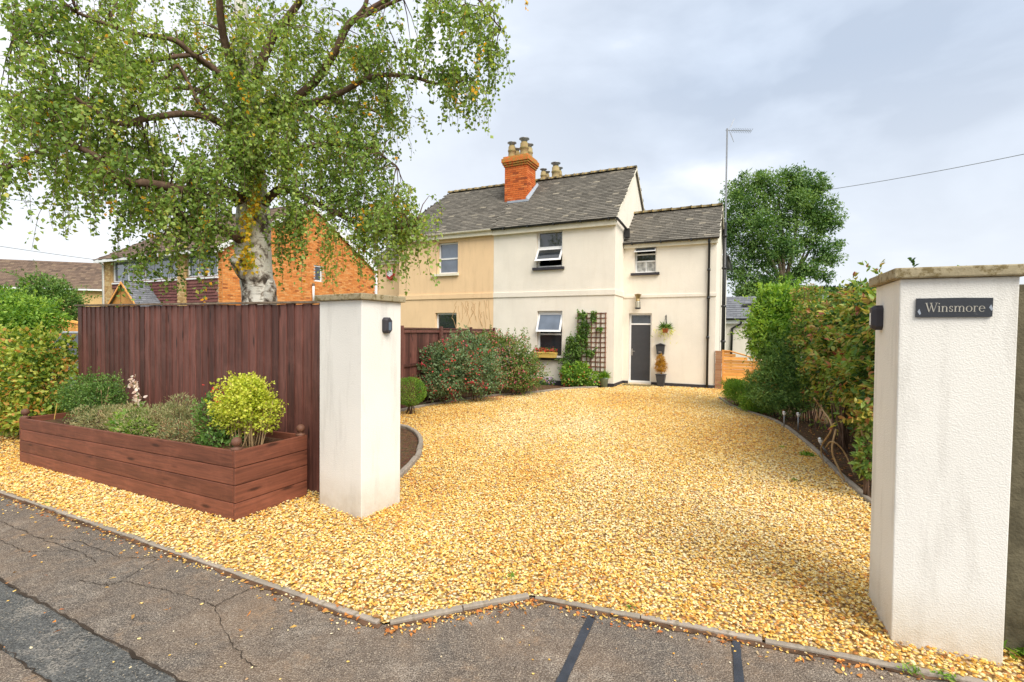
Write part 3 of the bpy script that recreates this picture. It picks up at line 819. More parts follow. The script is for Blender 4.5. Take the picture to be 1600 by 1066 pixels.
def ridge_tiles(fr, a0, a1, b, z, parent, r=.12, ln=.33):
    mb = MB(); seg = 6
    ring = [(math.cos(math.pi * i / seg) * r, math.sin(math.pi * i / seg) * r * .8) for i in range(seg + 1)]
    vs = []; L0 = .5
    for x, k in ((-L0, 1.0), (L0 - .12, 1.0), (L0 - .12, 1.14), (L0, 1.14)):
        vs += [(x, c * k, s * k) for c, s in ring]
    fs = []
    for i in range(3):
        for j in range(seg): fs.append((i * (seg + 1) + j, (i + 1) * (seg + 1) + j, (i + 1) * (seg + 1) + j + 1, i * (seg + 1) + j + 1))
    fs += [tuple(range(seg + 1))[::-1], tuple(range(3 * (seg + 1), 4 * (seg + 1)))]
    mb.add(vs, fs); me = mb.mesh('ridge_tile', M['ridge'], True)
    n = round((a1 - a0) / ln); l = (a1 - a0) / n
    for i in range(n):
        c = fr.p(a0 + l * (i + .5), b, z + random.uniform(-.008, .008) - .045)
        link('ridge_tile', me, parent, loc_in(parent, c), (0, random.gauss(0, .012), fr.ang() + random.gauss(0, .01)), (l, 1, 1))

def gutter(fr, a0, a1, b, z, parent, m='black', brackets=True, r=.055):
    mb = MB(); seg = 6
    for (aa, ab) in ((a0, a1),):
        ring = [(math.cos(math.pi + math.pi * i / seg) * r, math.sin(math.pi + math.pi * i / seg) * r) for i in range(seg + 1)]
        ri = [(x * .82, y * .82) for x, y in ring[::-1]]
        pl = [fr.p(aa, b + x, z + y) for x, y in ring + ri]
        mb.prism(pl, fr.d * (ab - aa))
    if brackets:
        a = a0 + .25
        while a < a1: mb.box(fr, a - .02, a + .02, b - r * 1.15, b + r * 1.2, z - r * 1.25, z + .012); a += .9
    return mb.build('gutter', M[m], parent)

def downpipe(parent, pts, r=.035, m='black', collars=(), name='downpipe'):
    mb = MB(); mb.tube(pts, r, 10)
    for c in collars: mb.tube([np.array(c) - (0, 0, .035), np.array(c) + (0, 0, .035)], r * 1.35, 10)
    return mb.build(name, M[m], parent, True)

# ================================================================== the semi-detached pair
HC = np.array([3.13, 15.14])
FM = Fr(HC, UD, ND)                                 # main front: a runs left, b runs back
FI = Fr(HC + 1.15 * ND, -UD, ND)                    # set-back wing: a runs right
PARTY = 4.215; DEP = 5.1; EZ = 5.17; RZ = 7.45; RB = 2.55
cream = thing('cream_house', (float(HC[0]), float(HC[1]), 0), 'cream rendered half of the semi-detached pair with the charcoal front door', 'house')
yell = thing('ochre_house', tuple(map(float, FM.p(6, 0, 0))), 'ochre yellow rendered half of the semi-detached pair behind the brown side fence', 'house')

cw = [(1.715, 2.615, 3.78, 4.98), (1.69, 2.57, .84, 2.36)]
mb = MB(); wall(mb, FM, 0, PARTY, .0, EZ, cw); 
# right flank wall with gable, left party wall, back wall
def flank(mb, fr, a, t, dep, ez, rb, rz):
    mb.prism([fr.p(a, .001, 0), fr.p(a, dep, 0), fr.p(a, dep, ez), fr.p(a, rb, rz - .03), fr.p(a, .001, ez)], fr.d * t)
flank(mb, FM, -.002, .22, DEP, EZ, RB, RZ)
mb.box(FM, .22, PARTY, DEP - .2, DEP, 0, EZ)
mb.build('wall', M['cream'], cream)
dk = MB(); dk.prism([FM.p(PARTY - .12, .25, 0), FM.p(PARTY - .12, DEP - .25, 0), FM.p(PARTY - .12, DEP - .25, 5.0), FM.p(PARTY - .12, RB, 7.1), FM.p(PARTY - .12, .25, 5.0)], FM.d * .22); dk.build('party_wall', M['dark'], cream)
b_ = MB(); b_.box(FM, -.03, PARTY - .001, -.03, -.001, 2.83, 3.0); b_.box(FM, -.03, -.003, -.001, 1.15, 2.83, 3.0)
b_.box(FI, 0, 2.83, -.03, -.001, 2.80, 2.90); b_.build('belt_course', M['cream'], cream, bevel=.008)
b_ = MB(); b_.box(FM, -.035, PARTY, -.035, -.002, -.05, .10); b_.box(FM, -.035, -.004, -.002, 1.11, -.05, .10)
b_.box(FI, .0, .19, -.035, -.002, -.05, .10); b_.box(FI, .93, 2.84, -.035, -.002, -.05, .10); b_.build('plinth', M['sill'], cream)

# wing of the cream house
WW = 2.8; WD = 2.9; WEZ = 4.57; WRZ = 5.85; WRB = 1.45
mb = MB(); wall(mb, FI, .001, WW, 0, WEZ, [(.35, 1.03, 3.6, 4.45), (.19, .92, .06, 2.30)])
mb.prism([FI.p(WW + .002, .001, 0), FI.p(WW + .002, WD, 0), FI.p(WW + .002, WD, WEZ), FI.p(WW + .002, WRB, WRZ - .03), FI.p(WW + .002, .001, WEZ)], FI.d * -.22)
mb.box(FI, .05, WW - .23, WD - .2, WD, 0, WEZ)
mb.box(FI, .4, WW - .02, WD + .002, 6.5, 0, 4.35)
mb.build('wing_wall', M['cream'], cream)

def roof_pair(fr, a0, a1, b0, ez, rb, rz, parent, slab_m, tile_m, tw, th, aL=None, under=.05):
    """front and rear slopes of a pitched roof; b0 is the eave overhang (negative)"""
    bk = 2 * rb - b0
    mb = MB()
    mb.prism([fr.p(a0, b0, ez), fr.p(a0, rb, rz), fr.p(a0, bk, ez), fr.p(a0, bk, ez - under), fr.p(a0, rb, rz - under * 1.3), fr.p(a0, b0, ez - under)], fr.d * (a1 - a0))
    o = mb.build('roof', slab_m, parent)
    for s, bb in ((1, b0), (-1, bk)):
        up = fr.n * (rb - bb) + np.array([0, 0, rz - ez]); L_ = np.linalg.norm(up); up /= L_
        tiles(fr.p(a0, bb, ez), fr.d, up, [(-.01, -.05), (a1 - a0 + .01, -.05), (a1 - a0 + .01, L_ - .02), (-.01, L_ - .02)], tw, th, .014, 'slates', tile_m, parent)
    return o
roof_pair(FM, -.07, PARTY, -.2, EZ, RB, RZ, cream, M['slate'], M['slate'], .22, .115)
roof_pair(FI, .01, WW + .07, -.17, WEZ, WRB, WRZ, cream, M['slate'], M['slate'], .22, .115)
ridge_tiles(FM, -.07, PARTY, RB, RZ + .04, cream)
ridge_tiles(FI, .0, WW + .07, WRB, WRZ + .04, cream)
# pale mortar verge and dark edge on the gables
v = MB()
for fr, a, b0, ez, rb, rz in ((FM, -.085, -.2, EZ, RB, RZ), (FI, WW + .072, -.17, WEZ, WRB, WRZ)):
    s = -1 if fr is FM else 1
    v.prism([fr.p(a, b0, ez - .07), fr.p(a, rb, rz - .07), fr.p(a, 2 * rb - b0, ez - .07), fr.p(a, 2 * rb - b0, ez + .0), fr.p(a, rb, rz + .0), fr.p(a, b0, ez + .0)], fr.d * .013)
v.build('verge', M['ctrim'], cream)
# rear wing roof, dark edge board
v = MB(); v.box(FI, .3, WW + .12, WD + .1, 6.7, 4.36, 4.46); v.build('rear_roof', M['sill'], cream)
v = MB(); v.tube([FI.p(WW + .16, WD + .1, 4.42), FI.p(WW + .16, 6.7, 4.36)], .06, 8); v.build('gutter', M['black'], cream, True)
# soffits, gutters and pipes
v = MB(); v.box(FM, -.05, PARTY - .002, -.13, -.002, EZ - .22, EZ - .06); v.box(FI, .02, WW + .04, -.11, -.002, WEZ - .17, WEZ - .05); v.build('fascia', M['ctrim'], cream)
gutter(FM, -.1, PARTY, -.20, EZ - .01, cream); gutter(FI, .04, WW + .08, -.18, WEZ - .01, cream)
v = MB(); v.tube([FM.p(-.1, -.2, EZ - .05), FM.p(-.1, .5, EZ - .10), FM.p(-.1, 1.12, EZ - .16)], .04, 8); v.box(FM, -.19, -.03, .98, 1.13, EZ - .42, EZ - .13); v.build('gutter_return', M['black'], cream)
pp = [FI.p(2.6, -.18, WEZ - .06), FI.p(2.6, -.06, WEZ - .2), FI.p(2.6, -.06, .02)]
downpipe(cream, pp, .035, collars=[FI.p(2.6, -.06, z) for z in (1.55, 2.75, 3.6)])
downpipe(cream, [FI.p(WW + .11, 2.2, .9), FI.p(WW + .11, 2.2, 5.45)], .06, collars=[FI.p(WW + .11, 2.2, z) for z in (1.4, 2.6, 3.9, 5.0)], name='soil_pipe')

# windows and door
w = window(FM, 1.715, 2.615, 3.78, 4.98, cream, (4.44,), skip=(0,)); 
open_sash(FM, 1.72, 2.61, 4.42, 3.98, .30, cream)
w = window(FM, 1.69, 2.57, .84, 2.36, cream, (1.60,), skip=(1,)); w['label'] = 'lower window with its top sash open above a flower box'
open_sash(FM, 1.70, 2.56, 2.30, 1.68, .26, cream, glass='glassb')
w = window(FI, .35, 1.03, 3.6, 4.45, cream, (3.98, 4.2), mull=((.69, 3.65, 3.98),), skip=(2,), w=.045, glasses={0: 'curtain'})
open_sash(FI, .355, 1.025, 4.43, 4.26, .26, cream, w=.04, glass='glassb')
for fr, a0, a1, z0, z1 in ((FM, 1.635, 2.733, 3.69, 3.778), (FM, 1.60, 2.70, .755, .838), (FI, .24, 1.14, 3.52, 3.598)):
    s_ = MB(); s_.box(fr, a0, a1, -.09, .02, z0, z1); s_.build('sill', M['sill'], cream, bevel=.006)
# door
d_ = MB(); frame_ring(d_, FI, .195, .915, .065, 2.295, .05, .10, .17); d_.box(FI, .245, .865, .10, .17, 1.93, 1.98)
dfr = d_.build('door_frame', M['white'], cream)
g = MB(); g.box(FI, .24, .87, .13, .14, 1.98, 2.25); g.build('pane', M['glass'], dfr)
dl = MB(); dl.box(FI, .247, .863, .115, .155, .117, 1.928); 
for z in (.35, .85, 1.35): dl.box(FI, .33, .78, .111, .116, z, z + .012)
dl = dl.build('door', M['door'], cream)
h_ = MB(); h_.box(FI, .265, .295, .105, .1145, .93, 1.15); h_.tube([FI.p(.28, .11, 1.07), FI.p(.28, .065, 1.07), FI.p(.37, .065, 1.07)], .009, 6); h_.build('handle', M['steel'], dl)

# chimney, brick by brick on the two faces one sees
def brick_stack(fr, a0, a1, b0, b1, z0, z1, parent, pieces=True):
    core = MB(); core.box(fr, a0 + .015, a1 - .015, b0 + .015, b1 - .015, z0, z1)
    ch = core.build('chimney', M['mortar'], parent)
    bl, bh, jt = .225, .0745, .010
    bm = MB(); bm.box(WORLD, -.5, .5, -.5, .5, -.5, .5); me = bm.mesh('brick', M['brick'])
    st = MB(); r = 0; z = z0
    while z < z1 - .02:
        for face in ('f', 'r', 'l', 'k'):
            L0, L1 = (a0, a1) if face in 'fk' else (b0, b1)
            x = L0 - (bl / 2 if (r + (face in 'rl')) % 2 else 0)
            while x < L1 - .01:
                x0, x1 = max(x, L0), min(x + bl, L1)
                if x1 - x0 > .03:
                    c, hw = (x0 + x1) / 2, (x1 - x0 - jt) / 2; pr = random.uniform(-.002, .004)
                    if face == 'f': box = (c - hw, c + hw, b0 - pr, b0 + .06)
                    elif face == 'k': box = (c - hw, c + hw, b1 - .06, b1 + pr)
                    elif face == 'r': box = (a0 - pr, a0 + .06, c - hw, c + hw)
                    else: box = (a1 - .06, a1 + pr, c - hw, c + hw)
                    if face in 'rl': box = (box[0], box[1], max(box[2], b0 + .062), min(box[3], b1 - .062))
                    if box[3] - box[2] > .02 and box[1] - box[0] > .02:
                        if face in 'fr' and pieces:
                            cc = fr.p((box[0] + box[1]) / 2, (box[2] + box[3]) / 2, z + bh / 2)
                            link('brick', me, ch, loc_in(ch, cc), (0, 0, fr.ang()), (box[1] - box[0], box[3] - box[2], bh - jt))
                        else: st.box(fr, box[0], box[1], box[2], box[3], z + jt / 2, z + bh - jt / 2, random.random())
                x += bl
        z += bh; r += 1
    if st.v: st.build('brickwork', M['brickst'], ch, kind='stuff')
    return ch
CA0, CA1, CB0, CB1 = 3.60, 4.50, 1.32, 2.12
ch = brick_stack(FM, CA0, CA1, CB0, CB1, 6.0, 7.72, cream)
cp = MB()
for i, (e_, z0, z1) in enumerate(((.035, 7.72, 7.79), (.07, 7.79, 7.865), (.10, 7.865, 8.02), (.05, 8.02, 8.10))):
    cp.box(FM, CA0 - e_, CA1 + e_, CB0 - e_, CB1 + e_, z0, z1 - .004, random.random())
co = cp.build('chimney_cap', M['brickst'], ch, bevel=.012)
fl = MB(); fl.box(FM, CA0 - .12, CA1 * 0 + 4.3, CB0 - .16, CB0 - .02, 6.34, 6.42)
fl.hexa([FM.p(CA0 - .13, CB0 - .1, 6.34), FM.p(CA0 - .02, CB0 - .1, 6.34), FM.p(CA0 - .02, CB1 + .1, 7.13), FM.p(CA0 - .13, CB1 + .1, 7.13),
         FM.p(CA0 - .03, CB0 - .1, 6.50), FM.p(CA0 - .01, CB0 - .1, 6.50), FM.p(CA0 - .01, CB1 + .1, 7.28), FM.p(CA0 - .03, CB1 + .1, 7.28)])
fl.build('flashing', M['lead'], ch)
pot = MB(); pot.lathe((0, 0, 0), [(.135, 0), (.15, .05), (.135, .07), (.13, .22), (.15, .24), (.15, .29), (.13, .31), (.128, .42), (.105, .44), (.10, .46)], 14)
potme = pot.mesh('chimney_pot', M['clay'], True)
cow = MB(); cow.lathe((0, 0, 0), [(.10, .44), (.10, .52), (.17, .555), (.17, .575), (.02, .60)], 14); cowme = cow.mesh('cowl', M['alu'], True)
for (a, b, s_) in ((3.80, 1.50, 1.12), (4.30, 1.50, 1.0), (3.80, 1.93, 1.0), (4.30, 1.93, .86)):
    po = link('chimney_pot', potme, ch, loc_in(ch, FM.p(a, b, 8.08)), scale=(s_, s_, s_)); 
    link('cowl', cowme, po)
ch2 = brick_stack(FM, 3.25, 4.15, 3.55, 4.2, 6.2, 7.80, cream, pieces=False); 
for (a, b, s_) in ((3.42, 3.7, 1.15), (3.42, 4.05, 1.0), (3.95, 3.7, .85), (3.95, 4.05, .85)):
    po = link('chimney_pot', potme, ch2, loc_in(ch2, FM.p(a, b, 7.80)), scale=(s_, s_, s_)); link('cowl', cowme, po)

# ochre half
YR = 8.30
mb = MB(); wall(mb, FM, PARTY + .002, YR, 0, EZ - .002, [(5.67, 6.54, 3.74, 4.87), (5.71, 6.63, .85, 2.33)])
mb.box(FM, YR - .22, YR + .002, .001, DEP, 0, EZ); mb.box(FM, PARTY + .1, YR - .23, DEP - .2, DEP, 0, EZ)
YI = Fr(HC + YR * UD + 1.15 * ND, UD, ND)
mb.box(YI, .001, 2.13, 0, 2.6, 0, 4.55)
mb.build('wall', M['yellow'], yell)
b_ = MB(); b_.box(FM, PARTY + .001, YR + .03, -.032, -.001, 2.825, 3.0); b_.build('belt_course', M['yellow'], yell, bevel=.008)
# roof: hipped left end
mb = MB(); a1, ah = YR + .25, 7.75
e0 = [FM.p(PARTY, -.2, EZ), FM.p(a1, -.2, EZ), FM.p(a1, 2 * RB + .2, EZ), FM.p(PARTY, 2 * RB + .2, EZ), FM.p(PARTY, RB, RZ), FM.p(ah, RB, RZ)]
mb.add(e0, [(0, 1, 5, 4), (1, 2, 5), (2, 3, 4, 5), (0, 3, 2, 1)]); mb.build('roof', M['slate'], yell)
up = FM.n * (RB + .2) + np.array([0, 0, RZ - EZ]); L_ = np.linalg.norm(up); up /= L_
tiles(FM.p(PARTY, -.2, EZ), FM.d, up, [(0, -.05), (a1 - PARTY, -.05), (ah - PARTY, L_ - .02), (0, L_ - .02)], .22, .115, .012, 'slates', M['slate'], yell)
mid = FM.p(ah, RB, RZ) - FM.p(a1, RB, EZ); lm = np.linalg.norm(mid); mid = mid / lm
tiles(FM.p(a1, -.2, EZ), FM.n, mid, [(0, -.05), (2 * RB + .4, -.05), (RB + .2, lm)], .22, .115, .012, 'slates', M['slate'], yell)
ridge_tiles(FM, PARTY, ah, RB, RZ + .04, yell)
roof_pair(YI, .01, 2.2, -.17, 4.56, 1.3, 5.7, yell, M['slate'], M['slate'], .22, .115)
v = MB(); v.box(FM, PARTY + .002, YR + .1, -.15, -.002, EZ - .2, EZ - .05); v.box(YI, .0, 2.15, -.12, -.002, 4.4, 4.52); v.build('fascia', M['ctrim'], yell)
gutter(FM, PARTY + .01, YR + .2, -.2, EZ - .015, yell, 'ctrim', False, .06); gutter(YI, .0, 2.2, -.17, 4.53, yell, 'ctrim', False)
downpipe(yell, [YI.p(2.08, -.05, 0), YI.p(2.08, -.05, 4.5)], .04, 'white', [YI.p(2.08, -.05, z) for z in (2.4, 3.6)])
window(FM, 5.67, 6.54, 3.74, 4.87, yell, (4.29,), glass='glassb', glasses={1: 'glassb'})
window(FM, 5.71, 6.63, .85, 2.33, yell, (1.5,))
s_ = MB(); s_.box(FM, 5.62, 6.76, -.09, .02, 3.655, 3.738); s_.build('sill', M['ctrim'], yell)

# old climber marks left on the ochre render
v = MB()
for i in range(22):
    a_ = 4.35 + random.random() ** 1.2 * 1.4; z_ = random.uniform(1.7, 2.6); pts = []
    for k in range(random.randint(5, 10)):
        pts.append(FM.p(a_, -.004, z_)); a_ += random.uniform(-.09, .09); z_ += random.uniform(.08, .22)
        if 2.78 < z_ < 3.05 or z_ > 4.4: break
    if len(pts) > 2: v.tube(pts, .0055, 4)
v.build('climber_marks', m_plain('dry_climber', (.50, .33, .17), .9, .1), yell)
# alarm box
o = MB(); c = YI
pl = [c.p(1.16, -.09, 3.98), c.p(1.2, -.09, 3.84), c.p(1.35, -.09, 3.74), c.p(1.5, -.09, 3.84), c.p(1.54, -.09, 3.98), c.p(1.52, -.09, 4.2), c.p(1.18, -.09, 4.2)]
al = thing('alarm_box', tuple(map(float, c.p(1.35, 0, 3.7))), 'red and white burglar alarm box high on the ochre side wing', 'alarm box')
o.prism(pl, c.n * .088); o.build('casing', m_plain('alarm_red', (.55, .03, .03), .4), al)
o = MB(); o.prism([c.p(1.20, -.10, 3.97), c.p(1.35, -.10, 3.87), c.p(1.5, -.10, 3.97), c.p(1.48, -.10, 4.17), c.p(1.22, -.10, 4.17)], c.n * .012); o.build('front_panel', M['white'], al)

# things on and before the cream front
# wall lantern
lt = thing('wall_lantern', tuple(map(float, FI.p(.5, -.1, 2.46))), 'antique brass lantern with a flared hood above the charcoal door', 'wall lantern')
brass = m_plain('antique_brass', (.32, .24, .11), .45, .5, .7); amber = m_plain('lantern_glass', (.45, .42, .33), .2, .6)
c = FI.p(.5, -.14, 2.46)
o = MB(); o.lathe(c, [(.07, .0), (.085, .02), (.085, .05), (.075, .20), (.06, .22)], 6); o.build('lamp_glass', amber, lt)
o = MB(); o.lathe(c, [(.05, .22), (.07, .235), (.055, .30), (.10, .42), (.12, .44), (.05, .46)], 6); o.build('hood', brass, lt)
o = MB(); o.lathe(c, [(.06, -.03), (.095, -.01), (.095, .015), (.06, .02)], 6)
for k in range(6):
    th = math.pi * 2 * k / 6; r_ = .086; o.tube([c + (r_ * math.cos(th), r_ * math.sin(th), .01), c + (.074 * math.cos(th), .074 * math.sin(th), .21)], .006, 4)
o.tube([FI.p(.5, -.005, 2.62), FI.p(.5, -.07, 2.56), c + (0, 0, .21)], .012, 6); o.box(FI, .47, .53, -.02, -.001, 2.52, 2.72); o.build('frame', M['sill'], lt)
# post box
pb_ = thing('post_box', tuple(map(float, FI.p(1.21, 0, 1.0))), 'small black wall post box between hanging basket and amber conifer', 'post box')
o = MB(); o.hexa([FI.p(1.10, -.10, 1.0), FI.p(1.32, -.10, 1.0), FI.p(1.32, -.003, 1.0), FI.p(1.10, -.003, 1.0), FI.p(1.075, -.12, 1.29), FI.p(1.345, -.12, 1.29), FI.p(1.345, -.003, 1.31), FI.p(1.075, -.003, 1.31)]); o.build('body', M['door'], pb_, bevel=.006)
o = MB(); o.prism([FI.p(1.05, -.14, 1.293), FI.p(1.21, -.14, 1.35), FI.p(1.37, -.14, 1.293)], FI.n * .137); o.build('lid', M['sill'], pb_)
o = MB(); o.box(FI, 1.16, 1.26, -.113, -.104, 1.05, 1.09); o.build('name_plate', M['steel'], pb_)
# hanging basket
hb = thing('hanging_basket', tuple(map(float, FI.p(1.37, -.2, 1.7))), 'terracotta hanging pot of trailing spiky plant on wall bracket right of the door', 'hanging basket')
o = MB(); o.tube([FI.p(1.37, -.004, 1.95), FI.p(1.37, -.004, 2.22), FI.p(1.37, -.06, 2.24), FI.p(1.37, -.2, 2.2), FI.p(1.37, -.2, 2.15)], .010, 6)
for k in (-1, 0, 1): o.tube([FI.p(1.37, -.2, 2.15), FI.p(1.37 + .1 * k, -.2 + .06 * (k == 0), 1.80)], .004, 4)
o.build('bracket', M['black'], hb)
o = MB(); o.lathe(FI.p(1.37, -.2, 1.68), [(.07, 0), (.10, .10), (.115, .11), (.115, .14), (.09, .14)], 12); o.build('pot', m_plain('terracotta', (.5, .17, .07), .7), hb, True)
c = FI.p(1.37, -.2, 1.82); n = 110
D = RNG.normal(size=(n, 3)) * np.array([1, 1, .45]) + (0, 0, .55); D = unit(D)
leaf_mesh('foliage', np.repeat(c[None], n, 0) + D * .05, D, RNG.normal(size=(n, 3)), RNG.uniform(.12, .26, n), .035, RNG.random(n), M['l_green'], hb)
P = c + RNG.normal(size=(90, 3)) * np.array([.16, .06, .02]); P[:, 2] -= np.abs(RNG.normal(size=90)) * .16
leaf_mesh('trailing_stems', P, RNG.normal(size=(90, 3)) * .5 + (0, 0, -1), RNG.normal(size=(90, 3)), RNG.uniform(.05, .16, 90), .02, RNG.random(90), M['l_euon'], hb)
# potted conifer
pc = thing('potted_conifer', tuple(map(float, FI.p(1.27, -.25, 0))), 'amber conifer in a tall dark square pot right of the door', 'potted plant')
c = FI.p(1.27, -.25, 0)
o = MB(); o.hexa([FI.p(1.18, -.34, 0), FI.p(1.36, -.34, 0), FI.p(1.36, -.16, 0), FI.p(1.18, -.16, 0), FI.p(1.13, -.39, .36), FI.p(1.41, -.39, .36), FI.p(1.41, -.11, .36), FI.p(1.13, -.11, .36)])
o.box(FI, 1.12, 1.42, -.40, -.10, .361, .39); o.build('pot', M['door'], pc, bevel=.006)
P, d, k, lum = blob_pts([(c[0], c[1], .60, .19, .17, .22), (c[0] - .02, c[1], .80, .13, .12, .20)], 2600, .4, .3)
leaf_mesh('foliage', P, d * .5 + RNG.normal(size=(len(P), 3)) * .3 + (0, 0, .8), d, RNG.uniform(.03, .07, len(P)), .014, .5 + lum * .3 + RNG.normal(size=len(P)) * .2, M['l_amber'], pc)
# small green pot
sp_ = thing('potted_fern', tuple(map(float, FM.p(.22, -.28, 0))), 'small grey green pot with a bright fern at the corner of the cream wall', 'potted plant')
c = FM.p(.22, -.28, 0)
o = MB(); o.lathe(c, [(.10, 0), (.135, .26), (.15, .27), (.15, .30), (.12, .30)], 16); o.build('pot', m_plain('grey_green_pot', (.22, .30, .25), .5), sp_, True)
n = 160; D = unit(RNG.normal(size=(n, 3)) * np.array([1, 1, .5]) + (0, 0, .7))
leaf_mesh('foliage', np.repeat((c + (0, 0, .29))[None], n, 0) + D * .05, D, RNG.normal(size=(n, 3)) + (0, 0, 1), RNG.uniform(.1, .26, n), .04, RNG.random(n), M['l_bright'], sp_)
# doormat
dm = MB(); dm.box(FI, .12, .98, -.62, -.14, .0, .022); o = dm.build('doormat', m_plain('coir_mat', (.17, .14, .07), .95, .1, var=.4, bump=.9)); tag(o, 'flat brown doormat lying on the gravel before the charcoal door', 'doormat')
# trellis
tr = thing('trellis', tuple(map(float, FM.p(.7, 0, .44))), 'square brown wooden trellis on the cream wall between window and corner', 'trellis')
for i in range(7):
    a = .255 + i * (.90 / 6); o = MB(); o.box(FM, a - .014, a + .014, -.045, -.022, .43, 2.29); o.build('slat', M['trellis'], tr)
for i in range(13):
    z = .45 + i * (1.82 / 12); o = MB(); o.box(FM, .235, 1.175, -.0215, -.003, z - .014, z + .014); o.build('slat', M['trellis'], tr)
# climbing rose
def fmb(a, b, z, ra, rb, rz): c = FM.p(a, b, z); return (c[0], c[1], c[2], ra, rb, rz)
bush('climbing_plant', [fmb(1.3, -.15, .8, .28, .14, .4), fmb(1.05, -.12, 1.3, .26, .12, .35), fmb(.92, -.1, 1.75, .14, .1, .3), fmb(1.35, -.15, 1.3, .14, .12, .2), fmb(.98, -.1, 2.2, .11, .08, .10), fmb(.62, -.1, 2.15, .08, .07, .18), fmb(.72, -.1, 1.0, .12, .08, .10), fmb(.42, -.1, 1.75, .09, .07, .06)],
     2700, .07, .05, M['l_green'], 'leafy climber growing up the left side of the trellis', 'climbing plant', shoots=70, slen=.22, base=tuple(map(float, FM.p(1.0, -.15, 0))), stems=14, lump=.35, vspread=.9)
fb = bush('flowering_shrub', [fmb(1.05, -.45, .28, .42, .3, .34), fmb(.65, -.42, .25, .36, .28, .30), fmb(1.3, -.4, .35, .3, .25, .35), fmb(.9, -.42, .5, .28, .22, .25)], 3600, .075, .05, M['l_bright'],
     'rounded green shrub with small red blooms at the foot of the trellis', 'shrub', vspread=.9)
n = 90; P, d, k, lum = blob_pts([fmb(1.05, -.47, .28, .46, .33, .36), fmb(.65, -.44, .25, .38, .3, .32)], n, .1)
leaf_mesh('flower', P, d + RNG.normal(size=(n, 3)) * .5, d, .05, .05, RNG.random(n), M['red'], fb, wide=True)
ms = bush('mauve_flowers', [fmb(1.95, -.45, .08, .22, .16, .14), fmb(2.2, -.5, .06, .16, .14, .1)], 500, .05, .03, M['l_green'], 'low clump of mauve flowers at the wall foot beneath the window box', 'flowers', stems=0)
n = 120; P, d, k, lum = blob_pts([fmb(1.95, -.47, .12, .2, .15, .12)], n, .1); P = P[P[:, 2] > .05]
leaf_mesh('flower', P, RNG.normal(size=P.shape), RNG.normal(size=P.shape), .04, .04, RNG.random(len(P)), M['mauve'], ms, wide=True)
# window box
wb = thing('window_box', tuple(map(float, FM.p(2.2, -.1, .84))), 'yellow wooden window box of red flowers on the lower sill', 'window box')
o = MB(); o.hexa([FM.p(1.86, -.22, .842), FM.p(2.54, -.22, .842), FM.p(2.54, -.03, .842), FM.p(1.86, -.03, .842), FM.p(1.83, -.25, 1.01), FM.p(2.57, -.25, 1.01), FM.p(2.57, -.01, 1.01), FM.p(1.83, -.01, 1.01)]); o.box(FM, 1.815, 2.585, -.262, -.24, .985, 1.02)
o.build('box', M['boxwood'], wb)
n = 500; P = np.stack([FM.p(random.uniform(1.86, 2.54), random.uniform(-.23, -.03), 1.02 + abs(random.gauss(0, .05))) for _ in range(n)])
leaf_mesh('foliage', P, RNG.normal(size=(n, 3)) + (0, 0, .8), RNG.normal(size=(n, 3)), .05, .03, RNG.random(n), M['l_green'], wb)
n = 150; P = np.stack([FM.p(random.uniform(1.84, 2.56), random.uniform(-.27, -.06), 1.04 + abs(random.gauss(0, .05))) for _ in range(n)])
leaf_mesh('flower', P, RNG.normal(size=(n, 3)), RNG.normal(size=(n, 3)) + (0, -1, 0), .05, .05, RNG.random(n), M['red'], wb, wide=True)

# aerial
ae = thing('tv_aerial', tuple(map(float, FI.p(2.86, 3.2, 4.3))), 'tall thin television aerial pole rising beside the right end of the wing', 'aerial')
o = MB(); o.tube([FI.p(2.87, 3.2, 4.0), FI.p(2.87, 3.2, 9.0)], .028, 6); o.box(FI, 2.78, 2.9, 3.17, 3.23, 4.6, 4.64); o.build('pole', M['alu'], ae)
o = MB()
b0 = FI.p(2.82, 3.2, 8.95); b1 = b0 + np.array([.98, .12, .03]); o.tube([b0, b1], .012, 5)
dr = unit(b1 - b0); pr = np.cross(dr, [0, 0, 1]); pr /= np.linalg.norm(pr)
for i in range(12):
    q = b0 + (b1 - b0) * (.25 + .75 * i / 11); o.tube([q - pr * .09 + (0, 0, -.05), q + pr * .09 + (0, 0, .05)], .006, 4)
for s_ in (1, -1):
    o.tube([b0 + dr * .12, b0 + dr * .32 + np.array([0, 0, .42 * s_])], .008, 4); o.tube([b0 + dr * .32 + np.array([0, 0, .42 * s_]), b0 + dr * .2 + np.array([0, 0, .1 * s_])], .006, 4)
o.build('antenna', M['alu'], ae)

# ================================================================== gate pillars
def pillar(C, L, R_, h, ext, label, top_shift=0.0):
    C, L, R_ = map(np.array, (C, L, R_)); B = L + R_ - C
    root = thing('gate_pillar', (float(C[0]), float(C[1]), 0), label, 'pillar')
    mb = MB(); q = [C, R_, B, L]
    mb.hexa([(*p, -.08) for p in q] + [(*(p + top_shift * unit(R_ - C) * (1 if i in (1, 2) else 0)), h) for i, p in enumerate(q)])
    mb.build('shaft', M['pillar'], root, bevel=.006)
    c0 = (C + B) / 2; e = []
    for i, p in enumerate(q):
        p = p + top_shift * unit(R_ - C) * (1 if i in (1, 2) else 0)
        e.append(p + ext * (unit(C - L) * (1 if i in (0, 1) else -1) + unit(R_ - C) * (1 if i in (1, 2) else -1)))
    mb = MB(); mb.hexa([(*p, h + .001) for p in e] + [(*p, h + .058) for p in e])
    # slight weathered crown on top
    mb2 = [p + (c0 - p) * .10 for p in e]
    mb.hexa([(*p, h + .0585) for p in mb2] + [(*(p + (c0 - p) * .5), h + .075) for p in mb2])
    o = mb.build('capstone', M['capstone'], root, bevel=.008)
    return root
LPC, LPL, LPR = (-1.34, 4.39), (-1.849, 4.732), (-1.09, 4.83)
